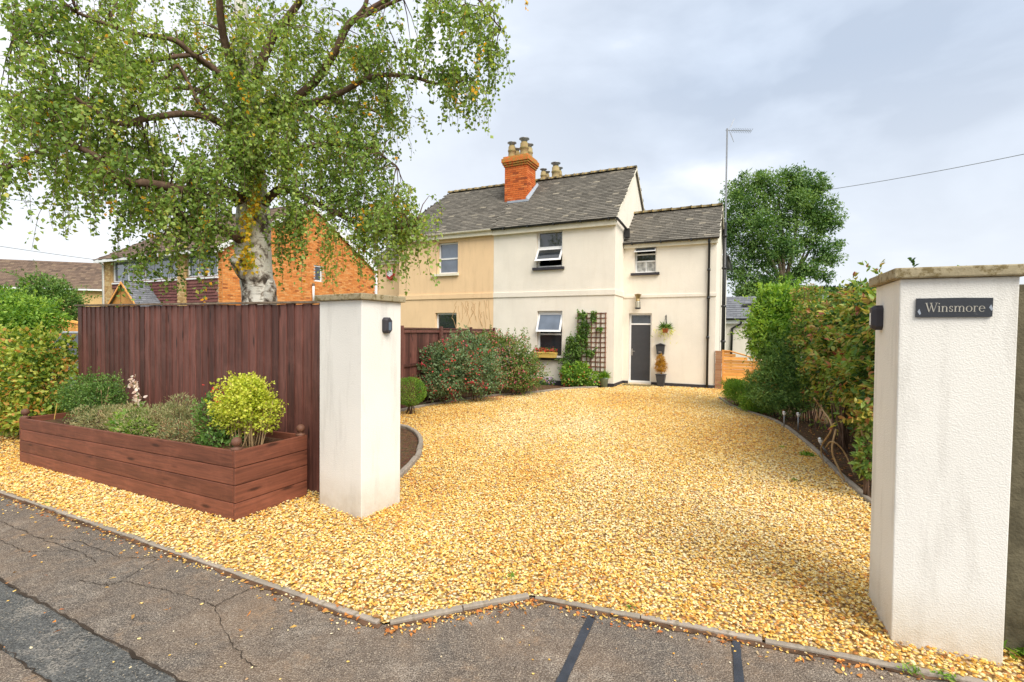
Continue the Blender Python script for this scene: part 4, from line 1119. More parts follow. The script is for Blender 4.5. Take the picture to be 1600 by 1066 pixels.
pillar(LPC, LPL, LPR, 1.965, .035, 'white rendered gate pillar left of the drive at the end of the brown fence')
RPC, RPL, RPR = (2.11, 2.69), (2.32, 3.15), (2.545, 2.505)
pillar(RPC, RPL, RPR, 2.0, .035, 'white rendered gate pillar right of the drive carrying the slate name sign', .022)

def wall_light(fr, a, z, label):
    root = thing('wall_light', tuple(map(float, fr.p(a, 0, z))), label, 'wall light')
    mb = MB(); w, h = .045, .075; ch_ = .022
    oc = [(-w + ch_, -h), (w - ch_, -h), (w, -h + ch_), (w, h - ch_), (w - ch_, h), (-w + ch_, h), (-w, h - ch_), (-w, -h + ch_)]
    back = [fr.p(a + x, -.001, z + y) for x, y in oc]; fro = [fr.p(a + x, -.035, z + y) for x, y in oc]; tip = [fr.p(a + x * .72, -.055, z + y * .8) for x, y in oc]
    k = 8
    mb.add(back + fro + tip, [(i, (i + 1) % k, (i + 1) % k + k, i + k) for i in range(k)] + [(i + k, (i + 1) % k + k, (i + 1) % k + 2 * k, i + 2 * k) for i in range(k)] + [tuple(range(2 * k, 3 * k)), tuple(range(k))[::-1]])
    mb.build('casing', M['sill'], root)
    mb = MB(); mb.box(fr, a - .014, a + .020, -.0575, -.0555, z - .045, z + .03); mb.build('lens', M['glassb'], root)
    return root
u1 = unit(np.array(LPR) - np.array(LPC)); n1_ = np.array([-u1[1], u1[0]])
FLP = Fr(LPC, u1, n1_); wall_light(FLP, .295, 1.74, 'small dark octagonal light high on the left gate pillar')
u2 = unit(np.array(RPL) - np.array(RPC)); n2_ = np.array([u2[1], -u2[0]])
FRP = Fr(RPC, u2, n2_); wall_light(FRP, .36, 1.80, 'small dark octagonal light on the drive side of the sign pillar')

# slate name sign with carved serif lettering
u3 = unit(np.array(RPR) - np.array(RPC)); n3 = np.array([-u3[1], u3[0]])
FS = Fr(RPC, u3, n3)
sg = thing('name_sign', tuple(map(float, FS.p(.23, 0, 1.79))), 'black slate house name sign reading Winsmore on the right pillar', 'name sign')
t = NT('sign_slate'); v_ = t.coord(); nz = t.noise(v_, 30, 6, .7)
t.col(t.mix(t.ramp(nz, [(.62, (0, 0, 0)), (.75, (.5, .5, .5))]), (.032, .036, .045), (.2, .2, .2))); t.bump(nz, .3, .004); t.fin(.45, .4)
o = MB(); A0, A1, Z0, Z1 = .070, .388, 1.792, 1.894
o.prism([FS.p(a, -.012, z) for a, z in ((A0, Z0 + .004), (A0 + .004, Z0), (A1 - .014, Z0 + .001), (A1 - .002, Z0 + .003), (A1, Z1 - .003), (A1 - .12, Z1), (A0 + .002, Z1 - .001))], FS.n * .0115)
o.build('slab', t.m, sg)
class Glyph:
    def __init__(s): s.q = []
    def line(s, x0, y0, x1, y1, w0, w1=None):
        w1 = w0 if w1 is None else w1; s.q.append([(x0 - w0 / 2, y0), (x0 + w0 / 2, y0), (x1 + w1 / 2, y1), (x1 - w1 / 2, y1)])
    def bar(s, x0, x1, y0, y1): s.q.append([(x0, y0), (x1, y0), (x1, y1), (x0, y1)])
    def arc(s, cx, cy, rx, ry, t0, t1, wthick, wthin, n=16):
        """stroke thick at the sides, thin at top and bottom"""
        pts = []
        for i in range(n + 1):
            th = math.radians(t0 + (t1 - t0) * i / n); w = wthin + (wthick - wthin) * math.cos(th) ** 2
            pts.append(((cx + (rx + w / 2) * math.cos(th), cy + (ry + w / 2) * math.sin(th)), (cx + (rx - w / 2) * math.cos(th), cy + (ry - w / 2) * math.sin(th))))
        for i in range(n): s.q.append([pts[i][0], pts[i + 1][0], pts[i + 1][1], pts[i][1]])
def g_W():
    g = Glyph(); H_ = 1.42
    for x0, x1, w in ((.18, .55, .17), (.88, .55, .07), (.78, 1.15, .17), (1.52, 1.15, .07)): g.line(x0, H_, x1, 0, w, w * .8)
    for c in (.18, .80, 1.52): g.bar(c - .2, c + .2, H_, H_ + .05)
    return g, 1.66
def g_i():
    g = Glyph(); g.bar(.13, .28, 0, .95); g.bar(.02, .40, 0, .045); g.line(.06, .84, .20, .97, .06); g.bar(.02, .2, .88, .93); g.arc(.205, 1.32, .045, .045, 0, 360, .09, .09, 10); return g, .44
def stemserif(g, x): g.bar(x, x + .15, 0, .93 if x < .2 else .7); g.bar(x - .1, x + .26, 0, .045)
def g_n():
    g = Glyph(); stemserif(g, .13); g.bar(.02, .2, .88, .93); g.arc(.50, .62, .235, .30, 0, 165, .15, .06); g.bar(.66, .81, 0, .62); g.bar(.56, .92, 0, .045); return g, .98
def g_m():
    g, _ = g_n(); g.arc(1.02, .62, .235, .30, 0, 165, .15, .06); g.bar(1.18, 1.33, 0, .62); g.bar(1.08, 1.44, 0, .045); return g, 1.50
def g_s():
    g = Glyph(); g.arc(.32, .70, .17, .22, 20, 250, .12, .07); g.arc(.32, .25, .18, .21, -160, 90, .12, .07); g.bar(.49, .53, .62, .93); g.bar(.08, .12, .04, .34); g.line(.24, .52, .36, .44, .14); return g, .66
def g_o():
    g = Glyph(); g.arc(.45, .47, .34, .44, 0, 360, .15, .06, 24); return g, .92
def g_r():
    g = Glyph(); stemserif(g, .13); g.bar(.02, .2, .88, .93); g.arc(.46, .68, .2, .22, 60, 165, .09, .07); g.arc(.58, .84, .03, .03, 0, 360, .07, .07, 8); return g, .70
def g_e():
    g = Glyph(); g.arc(.44, .47, .33, .44, 0, 318, .15, .06, 24); g.bar(.14, .82, .50, .56); return g, .88
seq = [g_W, g_i, g_n, g_s, g_m, g_o, g_r, g_e]; tot = sum(f()[1] for f in seq); X0, X1 = .108, .358; k_ = (X1 - X0) / tot; zb = 1.820
x = X0; Lm = m_plain('carved_letter', (.42, .40, .35), .7, .2)
for f in seq:
    g_, adv = f(); mb = MB()
    for q in g_.q:
        mb.prism([FS.p(x + a * k_, -.0135, zb + z * k_ * 1.02) for a, z in q], FS.n * .001 * (1 + .3 * random.random()))
    mb.build('letter', Lm, sg); x += adv * k_
sc_ = MB()
for a, z in ((A0 + .002, Z0), (A1 - .02, Z0 + .02)):
    sc_.prism([FS.p(a + dx, -.0128, z + dz) for dx, dz in ((.004, .03), (.012, .045), (.02, .02), (.014, .012))], FS.n * .0005)
sc_.build('chip', M['lead'], sg)

# concrete fence post beyond the sign pillar
o = MB(); cpf = Fr((2.66, 2.62), u3, n3); o.box(cpf, 0, .11, 0, .11, -.05, 1.97); cpo = o.build('fence_post', m_plain('mossy_concrete', (.13, .115, .075), .9, .1, var=.4, bump=.6), bevel=.008); tag(cpo, 'mossy concrete fence post just beyond the sign pillar at the right edge', 'post')

# ================================================================== roadside fence
FF = Fr(FA, UD, ND)
fe = thing('board_fence', (float(FA[0]), float(FA[1]), 0), 'dark brown close boarded fence behind the planter under the birch', 'fence')
bw = .122; nb = int(5.12 / bw)
for i in range(nb + 1):
    a = i * bw; o = MB(); w_ = bw + .012; tilt = random.gauss(0, .0025)
    h = 1.955 + a * .008 + random.uniform(-.006, .006)
    # feather edge: thick on one side, thin on the other
    th0, th1 = .022, .010; off = random.uniform(0, .004)
    o.hexa([FF.p(a, -th0 - off, .0), FF.p(a + w_, -th1 - off, .0), FF.p(a + w_, 0, .0), FF.p(a, 0, .0),
            FF.p(a + tilt, -th0 - off, h), FF.p(a + w_ + tilt, -th1 - off, h), FF.p(a + w_, 0, h), FF.p(a, 0, h)])
    o.build('board', M['fence'], fe)
o = MB(); o.hexa([FF.p(-.05, -.045, 1.965), FF.p(5.16, -.045, 2.005), FF.p(5.16, .05, 2.005), FF.p(-.05, .05, 1.965), FF.p(-.05, -.045, 1.985), FF.p(5.16, -.045, 2.025), FF.p(5.16, .05, 2.025), FF.p(-.05, .05, 1.985)])
o.build('capping_rail', M['bark'], fe)
for z in (.35, 1.05, 1.7): o = MB(); o.box(FF, 0, 5.12, .003, .05, z, z + .08); o.build('rail', M['fence'], fe)
for a in (.02, 1.75, 3.45, 5.0): o = MB(); o.box(FF, a, a + .1, .051, .15, -.05, 1.95); o.build('post', M['fence'], fe)

# side fence between the drive and the ochre half
P1 = np.array([-.62, 15.55]); P0 = np.array([-2.38, 10.44]); dS = unit(P0 - P1); nS = np.array([-dS[1], dS[0]])
FSd = Fr(P1, dS, -nS)      # a runs towards the road; b away from the drive
sf = thing('side_fence', (float(P1[0]), float(P1[1]), 0), 'brown panel fence running back along the drive to the ochre house', 'fence')
LS = 7.6; a = 0.03
while a < LS:
    o = MB(); o.hexa([FSd.p(a, -.018, .03), FSd.p(a + .1, -.008, .03), FSd.p(a + .1, .004, .03), FSd.p(a, .004, .03), FSd.p(a, -.018, 1.72), FSd.p(a + .1, -.008, 1.72), FSd.p(a + .1, .004, 1.72), FSd.p(a, .004, 1.72)])
    o.build('board', M['fence'], sf); a += .094
for z in (.9, 1.64): o = MB(); o.box(FSd, 0, LS, -.05, -.019, z, z + .06); o.build('rail', M['fence'], sf)
o = MB(); o.box(FSd, -.02, LS, -.06, .03, 1.722, 1.75); o.build('capping_rail', M['fence'], sf)
for i in range(5): o = MB(); o.box(FSd, i * 1.80 + .0, i * 1.80 + .10, -.10, -.051, 0, 1.79); o.build('post', M['fence'], sf)

# ================================================================== planter
FP = Fr(PLO, UD, ND); PL, PD, HR, HL = 4.16, .78, .625, .56
pt_ = thing('planter', (float(PLO[0]), float(PLO[1]), 0), 'long low reddish brown timber planter on the gravel by the pavement', 'planter')
pw = Fr((0, 0), (1, 0), (0, 1))
def plank(a0, a1, b0, b1, zl0, zl1, zr0, zr1):
    """plank with its own object axes along the board so that grain runs lengthwise"""
    A, B = FP.p(a0, b0, 0), FP.p(a1, b1, 0); dv = B - A; L_ = np.linalg.norm(dv[:2]); ang = math.atan2(dv[1], dv[0])
    th = .028; mb = MB(); g = .003; y0, y1 = (-th, 0)
    c = [(0, y0, zr0 + g), (L_, y0, zl0 + g), (L_, y1, zl0 + g), (0, y1, zr0 + g), (0, y0, zr1 - g), (L_, y0, zl1 - g), (L_, y1, zl1 - g), (0, y1, zr1 - g)]
    mb.hexa(c); me = mb.mesh('plank', M['planter'])
    o = link('plank', me, pt_, loc_in(pt_, (A[0], A[1], 0)), (0, 0, ang))
    bb = o.modifiers.new('bevel', 'BEVEL'); bb.width = .005; bb.segments = 2
for i in range(4):
    r0, r1 = HR * i / 4, HR * (i + 1) / 4; l0, l1 = HL * i / 4, HL * (i + 1) / 4
    jj = random.uniform(-.002, .003)
    plank(PL, 0.03, -jj, -jj, r0, r1, l0, l1) if False else plank(.032, PL - .032, .0 + jj, .0 + jj, l0, l1, r0, r1)
    plank(0.0, 0.0, PD, .0, r0, r1, r0 - .0, r1)
    plank(PL, PL, .0, PD, l0, l1, l0, l1)
    plank(PL - .032, .032, PD, PD, r0, r1, l0, l1)
for (a, b, h) in ((.045, .045, HR), (.045, PD - .045, HR), (PL - .045, .045, HL), (PL - .045, PD - .045, HL)):
    o = MB(); o.box(FP, a - .028, a + .028, b - .028, b + .028, 0, h - .01); po = o.build('corner_post', M['planter'], pt_)
    o = MB(); c = FP.p(a, b, h - .01); R_ = .043
    prof = [(.040, 0), (.046, .008), (.046, .022), (.022, .028), (.020, .036)] + [(max(.004, R_ * math.sin(t_)), .076 - R_ * math.cos(t_)) for t_ in [.5 + (math.pi - .5) * k / 8 for k in range(9)]]
    o.lathe(c, prof, 18); o.build('finial', M['finial'], po, True)
o = MB(); o.hexa([FP.p(.03, .03, .3), FP.p(PL - .03, .03, .3), FP.p(PL - .03, PD - .03, .3), FP.p(.03, PD - .03, .3), FP.p(.03, .03, HR - .07), FP.p(PL - .03, .03, HL - .07), FP.p(PL - .03, PD - .03, HL - .07), FP.p(.03, PD - .03, HR - .07)]); o.build('soil', M['soil'], pt_)

def fpb(a, b, z, ra, rb, rz): c = FP.p(a, b, z); return (c[0], c[1], c[2], ra, rb, rz)
def fbase(a, b, z=.54): return tuple(map(float, FP.p(a, b, z)))
bush('box_shrub', [fpb(3.35, .42, .86, .36, .32, .26), fpb(3.55, .45, .78, .26, .28, .22), fpb(3.1, .4, .8, .22, .25, .22)], 9000, .026, .015, M['l_green'], 'rounded dark green box shrub at the left end of the planter', 'shrub', shoots=110, slen=.1, base=fbase(3.35, .42, .5), stems=12, vspread=.8, stemm='deadstem')
bush('heather', [fpb(2.75, .3, .62, .38, .22, .16), fpb(2.45, .35, .64, .25, .2, .13)], 6500, .035, .006, M['l_heather'], 'spreading green and straw heather next to the box shrub', 'shrub', base=fbase(2.7, .3, .5), stems=10, up=.7, lump=.4)
bush('heather', [fpb(1.75, .35, .66, .45, .26, .22), fpb(2.1, .3, .62, .28, .2, .16), fpb(1.55, .45, .76, .2, .15, .2)], 9500, .035, .006, M['l_heather'], 'wide heather clump in the middle of the planter below the flower spike', 'shrub', base=fbase(1.8, .3, .5), stems=12, up=.7, lump=.45)
bush('heather', [fpb(1.15, .3, .62, .3, .22, .13), fpb(.95, .35, .62, .22, .2, .12)], 4200, .03, .007, M['l_heather'], 'low brownish heather left of the red flowers', 'shrub', base=fbase(1.1, .3, .52), stems=6, up=.6, lump=.4, vspread=1.2)
bush('leafy_perennial', [fpb(2.15, .25, .62, .2, .16, .16), fpb(1.9, .2, .58, .16, .12, .12)], 900, .06, .03, M['l_bright'], 'fresh green leafy clump between two heathers in the planter', 'plant', base=fbase(2.1, .25, .5), stems=4)
# foxglove-like spike
fs_ = thing('flower_spike', fbase(2.25, .42, .52), 'tall pale pink flower spike leaning left against the dark fence', 'flower')
o = MB(); b0_ = FP.p(2.25, .42, .52); b1_ = FP.p(2.55, .45, 1.13); cv = catmull([b0_, FP.p(2.35, .43, .85), b1_], 6); o.tube(cv, [.007 - .0004 * i for i in range(len(cv))], 5); o.build('stem', M['l_green'], fs_)
n = 110; tt = RNG.random(n) ** .8; P = np.array([cv[int(q * (len(cv) - 1))] for q in tt]) + RNG.normal(size=(n, 3)) * .018
leaf_mesh('petal', P[tt > .45], RNG.normal(size=(int((tt > .45).sum()), 3)) + (0, 0, -.3), RNG.normal(size=(int((tt > .45).sum()), 3)), .05, .03, RNG.random(int((tt > .45).sum())), M['pale'], fs_, wide=True)
leaf_mesh('leaf', P[tt <= .5], RNG.normal(size=(int((tt <= .5).sum()), 3)) + (0, 0, .3), RNG.normal(size=(int((tt <= .5).sum()), 3)), .08, .03, RNG.random(int((tt <= .5).sum())), M['l_bright'], fs_, wide=True)
rs = bush('red_salvia', [fpb(.8, .35, .68, .2, .18, .2), fpb(.95, .38, .82, .14, .12, .2), fpb(.6, .25, .6, .2, .15, .12)], 1500, .045, .022, M['l_green'], 'straggly plant with small scarlet flowers left of the golden shrub', 'flower', base=fbase(.8, .35, .52), stems=12, up=.5, lump=.5)
n = 46; P = np.stack([FP.p(random.gauss(.78, .12), random.gauss(.38, .05), random.uniform(.9, 1.12)) for _ in range(n)]); leaf_mesh('petal', P, RNG.normal(size=(n, 3)), RNG.normal(size=(n, 3)), .035, .03, RNG.random(n) * .5, M['red'], rs, wide=True)
bush('golden_shrub', [fpb(.40, .38, 1.00, .27, .24, .22), fpb(.52, .35, .86, .2, .18, .18), fpb(.24, .42, .9, .19, .18, .2), fpb(.42, .38, 1.12, .16, .14, .12), fpb(.28, .36, 1.08, .13, .14, .14)], 8200, .028, .018, M['l_euon'], 'bright yellow green golden shrub at the right end of the planter', 'shrub', base=fbase(.38, .38, .52), stems=26, vspread=.9, shell=.5, shoots=70, slen=.08, lump=.5, stemm='deadstem', stemr=.005)
cn = MB(); cn.tube([FP.p(PL - .12, .3, .5), FP.p(PL - .15, .32, .72)], .006, 5); o = cn.build('bamboo_cane', M['boxwood']); tag(o, 'short bamboo cane standing in the left corner of the planter', 'cane')

# ================================================================== neighbour's brick house
NA = np.array([-12.1, 20.6]); FN = Fr(NA, UD, ND); FG = Fr(NA, ND, UD)     # FG: gable plane, a runs back, b into the house
nh = thing('brick_house', (float(NA[0]), float(NA[1]), 0), 'orange brick detached house with plum tile hanging behind the birch', 'house')
NL, ND_, NEZ, NRZ = 9.1, 9.2, 5.05, 7.85; NRB = ND_ / 2
def bricks(mb, fr, poly, op, bl=.225, bh=.075, pr=.008, j=.010):
    P_ = np.array(poly); a0, z0 = P_.min(0); a1, z1 = P_.max(0); z = z0; r = 0
    while z < z1:
        a = a0 - (bl / 2 if r % 2 else 0)
        while a < a1:
            c = (a + bl / 2, z + bh / 2)
            if inpoly(np.array([c[0]]), np.array([c[1]]), poly)[0] and not any(o_[0] - .02 < c[0] < o_[1] + .02 and o_[2] - .02 < c[1] < o_[3] + .02 for o_ in op):
                x0, x1 = max(a, a0), min(a + bl, a1); p_ = pr + random.uniform(-.003, .004)
                y0_, y1_ = z + j / 2, z + bh - j / 2
                mb.add([fr.p(x0 + j / 2, 0, y0_), fr.p(x1 - j / 2, 0, y0_), fr.p(x1 - j / 2, 0, y1_), fr.p(x0 + j / 2, 0, y1_), fr.p(x0 + j / 2, -p_, y0_), fr.p(x1 - j / 2, -p_, y0_), fr.p(x1 - j / 2, -p_, y1_), fr.p(x0 + j / 2, -p_, y1_)],
                       [(4, 5, 6, 7), (0, 1, 5, 4), (1, 2, 6, 5), (2, 3, 7, 6), (3, 0, 4, 7)], random.random())
            a += bl
        z += bh; r += 1
mb = MB(); wall(mb, FG, 0, ND_, 0, NEZ, [(4.78, 5.27, 4.11, 4.93)])
mb.prism([FG.p(0, .02, NEZ), FG.p(ND_, .02, NEZ), FG.p(NRB, .02, NRZ)], FG.n * .2)
mb.box(FN, .22, NL, ND_ - .2, ND_, 0, NEZ); mb.box(FN, NL - .2, NL, .22, ND_ - .2, 0, NEZ); wall(mb, FN, .22, NL, 0, NEZ, [(.3, 2.35, 3.87, 4.95), (3.05, 8.4, 3.87, 4.95)])
mb.build('wall', M['mortar'], nh)
mb = MB(); bricks(mb, FG, [(0, 2.0), (ND_, 2.0), (ND_, NEZ), (NRB, NRZ), (0, NEZ)], [(4.78, 5.27, 4.11, 4.93)]); mb.build('brickwork', M['brick2'], nh, kind='stuff')
mb = MB(); bricks(mb, FN, [(0, 2.0), (.27, 2.0), (.27, NEZ), (0, NEZ)], []); mb.build('brickwork', M['brick2'], nh, kind='stuff')
fin_ = MB(); fin_.box(FN, -.15, 0.0, -.35, -.002, 0, NEZ + .2)
mb = MB()
for (a0, a1) in ((2.42, 2.98), (8.45, 9.1)):
    pf = Fr(FN.p(0, -.10, 0), FN.d, FN.n); mb.box(FN, a0 + .01, a1 - .01, -.095, -.001, 0, NEZ - .1, .5); bricks(mb, pf, [(a0, 2.0), (a1, 2.0), (a1, NEZ), (a0, NEZ)], [])
mb.build('brick_pier', M['brick3'], nh, kind='stuff')
upz = np.array([0, 0, 1.0])
for (a0, a1) in ((.29, 2.40), (3.0, 8.44)):
    tiles(FN.p(a0, -.01, 2.0), FN.d, upz, [(0, 0), (a1 - a0, 0), (a1 - a0, 1.84), (0, 1.84)], .27, .135, .012, 'hung_tiles', M['hang'], nh, lift=.03)
window(FN, .30, 2.35, 3.87, 4.95, nh, (), mull=((.95, 3.9, 4.9), (1.65, 3.9, 4.9)), w=.08, rec=.02, glass='glassb')
window(FN, 3.05, 8.40, 3.87, 4.95, nh, (), mull=((4.4, 3.9, 4.9), (5.7, 3.9, 4.9), (7.1, 3.9, 4.9)), w=.08, rec=.02, glass='glassb')
window(FG, 4.78, 5.27, 4.11, 4.93, nh, (), w=.07, rec=.03)
s_ = MB(); s_.box(FN, .26, 2.40, -.07, .0, 3.80, 3.868); s_.box(FN, 3.0, 8.44, -.07, .0, 3.80, 3.868); s_.build('sill', M['white'], nh)
roof = roof_pair(FN, -.12, NL + .2, -.40, NEZ - .05, NRB, NRZ + .12, nh, M['tile'], M['tile'], .33, .28)
# bargeboards, soffit and gutter in white
v = MB(); a = -.15; bk = 2 * NRB + .40
v.prism([FN.p(a, -.40, NEZ - .27), FN.p(a, NRB, NRZ - .10), FN.p(a, bk, NEZ - .27), FN.p(a, bk, NEZ - .04), FN.p(a, NRB, NRZ + .12), FN.p(a, -.40, NEZ - .04)], FN.d * .025)
v.box(FN, -.12, NL + .2, -.40, -.003, NEZ - .14, NEZ - .105); v.box(FN, -.12, NL + .2, -.43, -.401, NEZ - .2, NEZ - .05); v.build('bargeboard', M['white'], nh)
downpipe(nh, [FG.p(ND_ + .06, -.05, 0), FG.p(ND_ + .06, -.05, NEZ - .1)], .05, 'white'); downpipe(nh, [FN.p(NL - .1, -.16, 0), FN.p(NL - .1, -.16, NEZ - .3), FN.p(NL - .1, -.4, NEZ - .1)], .05, 'white')
downpipe(nh, [FG.p(4.62, -.12, 3.0), FG.p(4.62, -.12, 3.85)], .055, 'white', name='flue'); v = MB(); v.tube([FG.p(4.62, -.12, 3.85), FG.p(4.62, -.12, 3.98)], .06, 10); v.build('flue_cap', M['bark'], nh)
# porch with orange gable and dark roof
pf = Fr(FN.p(5.4, -1.0, 0), UD, ND)
v = MB(); v.box(pf, -1.1, 1.1, 0, .98, 0, 2.65); v.prism([pf.p(-1.2, 0, 2.65), pf.p(1.2, 0, 2.65), pf.p(0, 0, 3.72)], pf.n * .98); v.build('porch', M['orange'], nh)
v = MB()
for s_ in (-1, 1): v.prism([pf.p(0, -.1, 3.74), pf.p(1.3 * s_, -.1, 2.58), pf.p(1.3 * s_, -.1, 2.48), pf.p(0, -.1, 3.64)], pf.n * -.03)
v.build('porch_bargeboard', M['orange'], nh)
for s_ in (-1, 1):
    up = pf.d * -s_ * 1.3 + np.array([0, 0, 1.17]); L_ = np.linalg.norm(up)
    v = MB(); v.prism([pf.p(1.3 * s_, -.1, 2.58), pf.p(0, -.1, 3.75), pf.p(0, -.1, 3.71), pf.p(1.3 * s_, -.1, 2.53)], pf.n * 1.08); v.build('porch_roof', M['slate2'], nh)
    tiles(pf.p(1.3 * s_, -.1, 2.58), pf.n, up / L_, [(0, 0), (1.08, 0), (1.08, L_), (0, L_)], .2, .15, .012, 'porch_tiles', M['slate2'], nh)

# far terrace on the left
fr_d = unit(np.array([9.5, 3.0])); fr_n = np.array([-fr_d[1], fr_d[0]])
FT = Fr((-52.0, 39.5), fr_d, fr_n)
ft = thing('terrace_house', tuple(map(float, FT.p(10, 0, 0))), 'distant long house with brown pantile roof beyond the green shrubs', 'house')
TL = 25.0
mb = MB(); wall(mb, FT, 0, TL, 0, 5.0, [(8.2, 12.2, 3.3, 4.75), (18.8, 20.4, 3.0, 4.55), (3, 5, 3.3, 4.7)]); mb.box(FT, 0, TL, 7.8, 8, 0, 5.0); mb.prism([FT.p(0, 0.01, 0), FT.p(0, 8, 0), FT.p(0, 8, 5), FT.p(0, 4, 7.7), FT.p(0, 0.01, 5)], FT.d * .2); mb.prism([FT.p(TL, 0.01, 0), FT.p(TL, 8, 0), FT.p(TL, 8, 5), FT.p(TL, 4, 7.7), FT.p(TL, 0.01, 5)], FT.d * -.2)
mb.build('wall', M['brick3'], ft)
window(FT, 8.2, 12.2, 3.3, 4.75, ft, (), mull=((9.5, 3.4, 4.7), (10.9, 3.4, 4.7)), w=.12, glass='glassb'); window(FT, 18.8, 20.4, 3.0, 4.55, ft, (), w=.14, glass='glassb'); window(FT, 3, 5, 3.3, 4.7, ft, (), w=.12, glass='glassb')
roof_pair(FT, -.2, TL + .2, -.35, 5.1, 4.0, 7.85, ft, M['tile'], M['tile'], .34, .30)
v = MB(); v.box(FT, -.2, TL + .2, -.40, -.01, 4.92, 5.06); v.build('fascia', M['white'], ft)
v = MB(); v.tube([FT.p(20.1, 1.9, 6.6), FT.p(20.1, 1.9, 7.25)], .12, 8); v.build('flue', M['sill'], ft)

# outbuilding right of the cream house
FO = Fr(FI.p(2.2, 8.6, 0), -UD, ND)
ob = thing('outbuilding', tuple(map(float, FO.p(1, 0, 0))), 'low cream outbuilding with grey slate roof behind the orange gate', 'outbuilding')
mb = MB(); mb.box(FO, 0, 6, 0, 3, 0, 2.2); mb.build('wall', M['cream'], ob)
roof_pair(FO, -.1, 6.1, -.2, 2.36, 1.5, 3.45, ob, M['slate2'], M['slate2'], .3, .2)
v = MB(); v.box(FO, -.05, 6.05, -.14, -.001, 2.12, 2.29); v.build('fascia', M['white'], ob); gutter(FO, -.1, 6.1, -.21, 2.33, ob, 'black', False)
downpipe(ob, [FO.p(1.15, -.2, 2.3), FO.p(1.1, -.15, 2.1), FO.p(.75, -.06, 1.9), FO.p(.72, -.06, 0)], .05)
v = MB(); v.box(FO, 1.15, 1.55, .55, .75, 2.92, 3.05); v.build('roof_vent', M['sill'], ob)

# orange slatted gate panel and brick pier
GPp = Fr(FI.p(WW + .02, -.02, 0), -UD, ND)
gp = thing('brick_pier', tuple(map(float, GPp.p(.08, .1, 0))), 'slim brick pier between the cream wing and the orange fence', 'pier')
bm = MB(); bm.box(WORLD, -.5, .5, -.5, .5, -.5, .5); bme = bm.mesh('brick', m_pieces('pier_brick', [(0, (.32, .15, .08)), (1, (.5, .28, .16))], 'rand'))
for i in range(15):
    link('brick', bme, gp, loc_in(gp, GPp.p(.09 + random.uniform(-.005, .005), .05, .04 + i * .077)), (0, 0, GPp.ang()), (.18, .16, .066))
o = MB(); o.box(GPp, .02, .16, -.02, .12, 0, 1.14); o.build('core', M['mortar'], gp)
of = thing('orange_fence', tuple(map(float, GPp.p(.9, .1, 0))), 'orange slatted timber fence panel with a dipping top beside the brick pier', 'fence')
for i in range(12):
    z = .06 + i * .092; zz = z + .085
    def topz(a): return 1.14 - .26 * max(0, (a - .3) / .9) ** 1.0
    aend = 1.9 if zz < .86 else max(.4, .3 + (1.14 - zz) / .26 * .9)
    th = .014; o = MB(); y = .03 + (i % 2) * .006
    A = GPp.p(.21, y, 0); L_ = aend - .21; me = MB(); me.hexa([(0, -th, z), (L_, -th, z), (L_, 0, z), (0, 0, z), (0, -th * .5 - .008, zz), (L_, -th * .5 - .008, zz), (L_, 0, zz), (0, 0, zz)])
    link('slat', me.mesh('slat', M['orange']), of, loc_in(of, (A[0], A[1], 0)), (0, 0, GPp.ang()))
for a in (.19, 1.03, 1.86): o = MB(); o.box(GPp, a, a + .045, -.005, .02, 0.02, topz(a) if a < 1.5 else .84); o.build('batten', M['orange'], of)
o = MB(); o.tube([GPp.p(.18, .02, 1.16), GPp.p(.4, .02, 1.15), GPp.p(.8, .02, 1.04), GPp.p(1.25, .02, .89), GPp.p(1.92, .02, .86)], .022, 6); o.build('top_rail', M['orange'], of)

# ================================================================== vegetation
# right hedge of mixed climber, photinia and beech
hx = []
for i, (x, y) in enumerate([(4.15, 5.1), (4.4, 5.8), (4.68, 6.5), (4.98, 7.2), (5.3, 7.9), (5.62, 8.6)]):
    for z, r in ((.52, .40), (1.15, .5), (1.5 + .02 * y, .45), (1.7 + .105 * y - .38 + .14 * math.sin(i * 2.2), .33)):
        hx.append((x + random.uniform(-.08, .08) + .12 + (.2 if z < .8 else 0), y + random.uniform(-.1, .1), z, r, r * 1.15, r * .9))
for _ in range(12): hx.append((random.uniform(4.2, 5.6) , 0, random.uniform(.7, 2.0), .26, .26, .24)); hx[-1] = (3.95 + (hx[-1][0] - 4.2) * 1.1 + -.25, 4.6 + (hx[-1][0] - 4.2) * 2.6, *hx[-1][2:])
hd = bush('mixed_hedge', hx, 44000, .085, .042, M['l_hedge'], 'tall untrimmed hedge of green and reddish leaves behind the sign pillar', 'hedge', wide=True, shoots=420, slen=.3, up=-.25, lump=.5, shell=.5, vspread=1.25, stems=40, stemm='twig', stemr=.012)
# bare stems at its foot
o = MB()
for (pts, r) in (([(1290, 735), (1283, 700), (1300, 668), (1285, 640), (1272, 622)], .010), ([(1335, 742), (1318, 705), (1300, 690), (1290, 700)], .009), ([(1325, 760), (1312, 735), (1300, 705), (1306, 670)], .011), ([(1345, 720), (1350, 690), (1340, 650)], .014), ([(1275, 640), (1280, 655), (1292, 662), (1292, 650), (1284, 655)], .008)):
    q = [at(x, y, 6.3 if x < 1300 else 5.6) for x, y in pts]; o.tube(catmull(q, 4), r, 6)
hs = o.build('bare_stems', M['deadstem'], hd, True)
bush('leafy_hedge_foot', [px_blob(1352, 715, 5.0, 10, 32, .1), px_blob(1356, 660, 5.0, 7, 16, .1)], 420, .07, .04, M['l_hedge'], 'yellow green leaves at the hedge foot just behind the sign pillar', 'shrub', stems=3, base=tuple(gnd(1352, 770)))
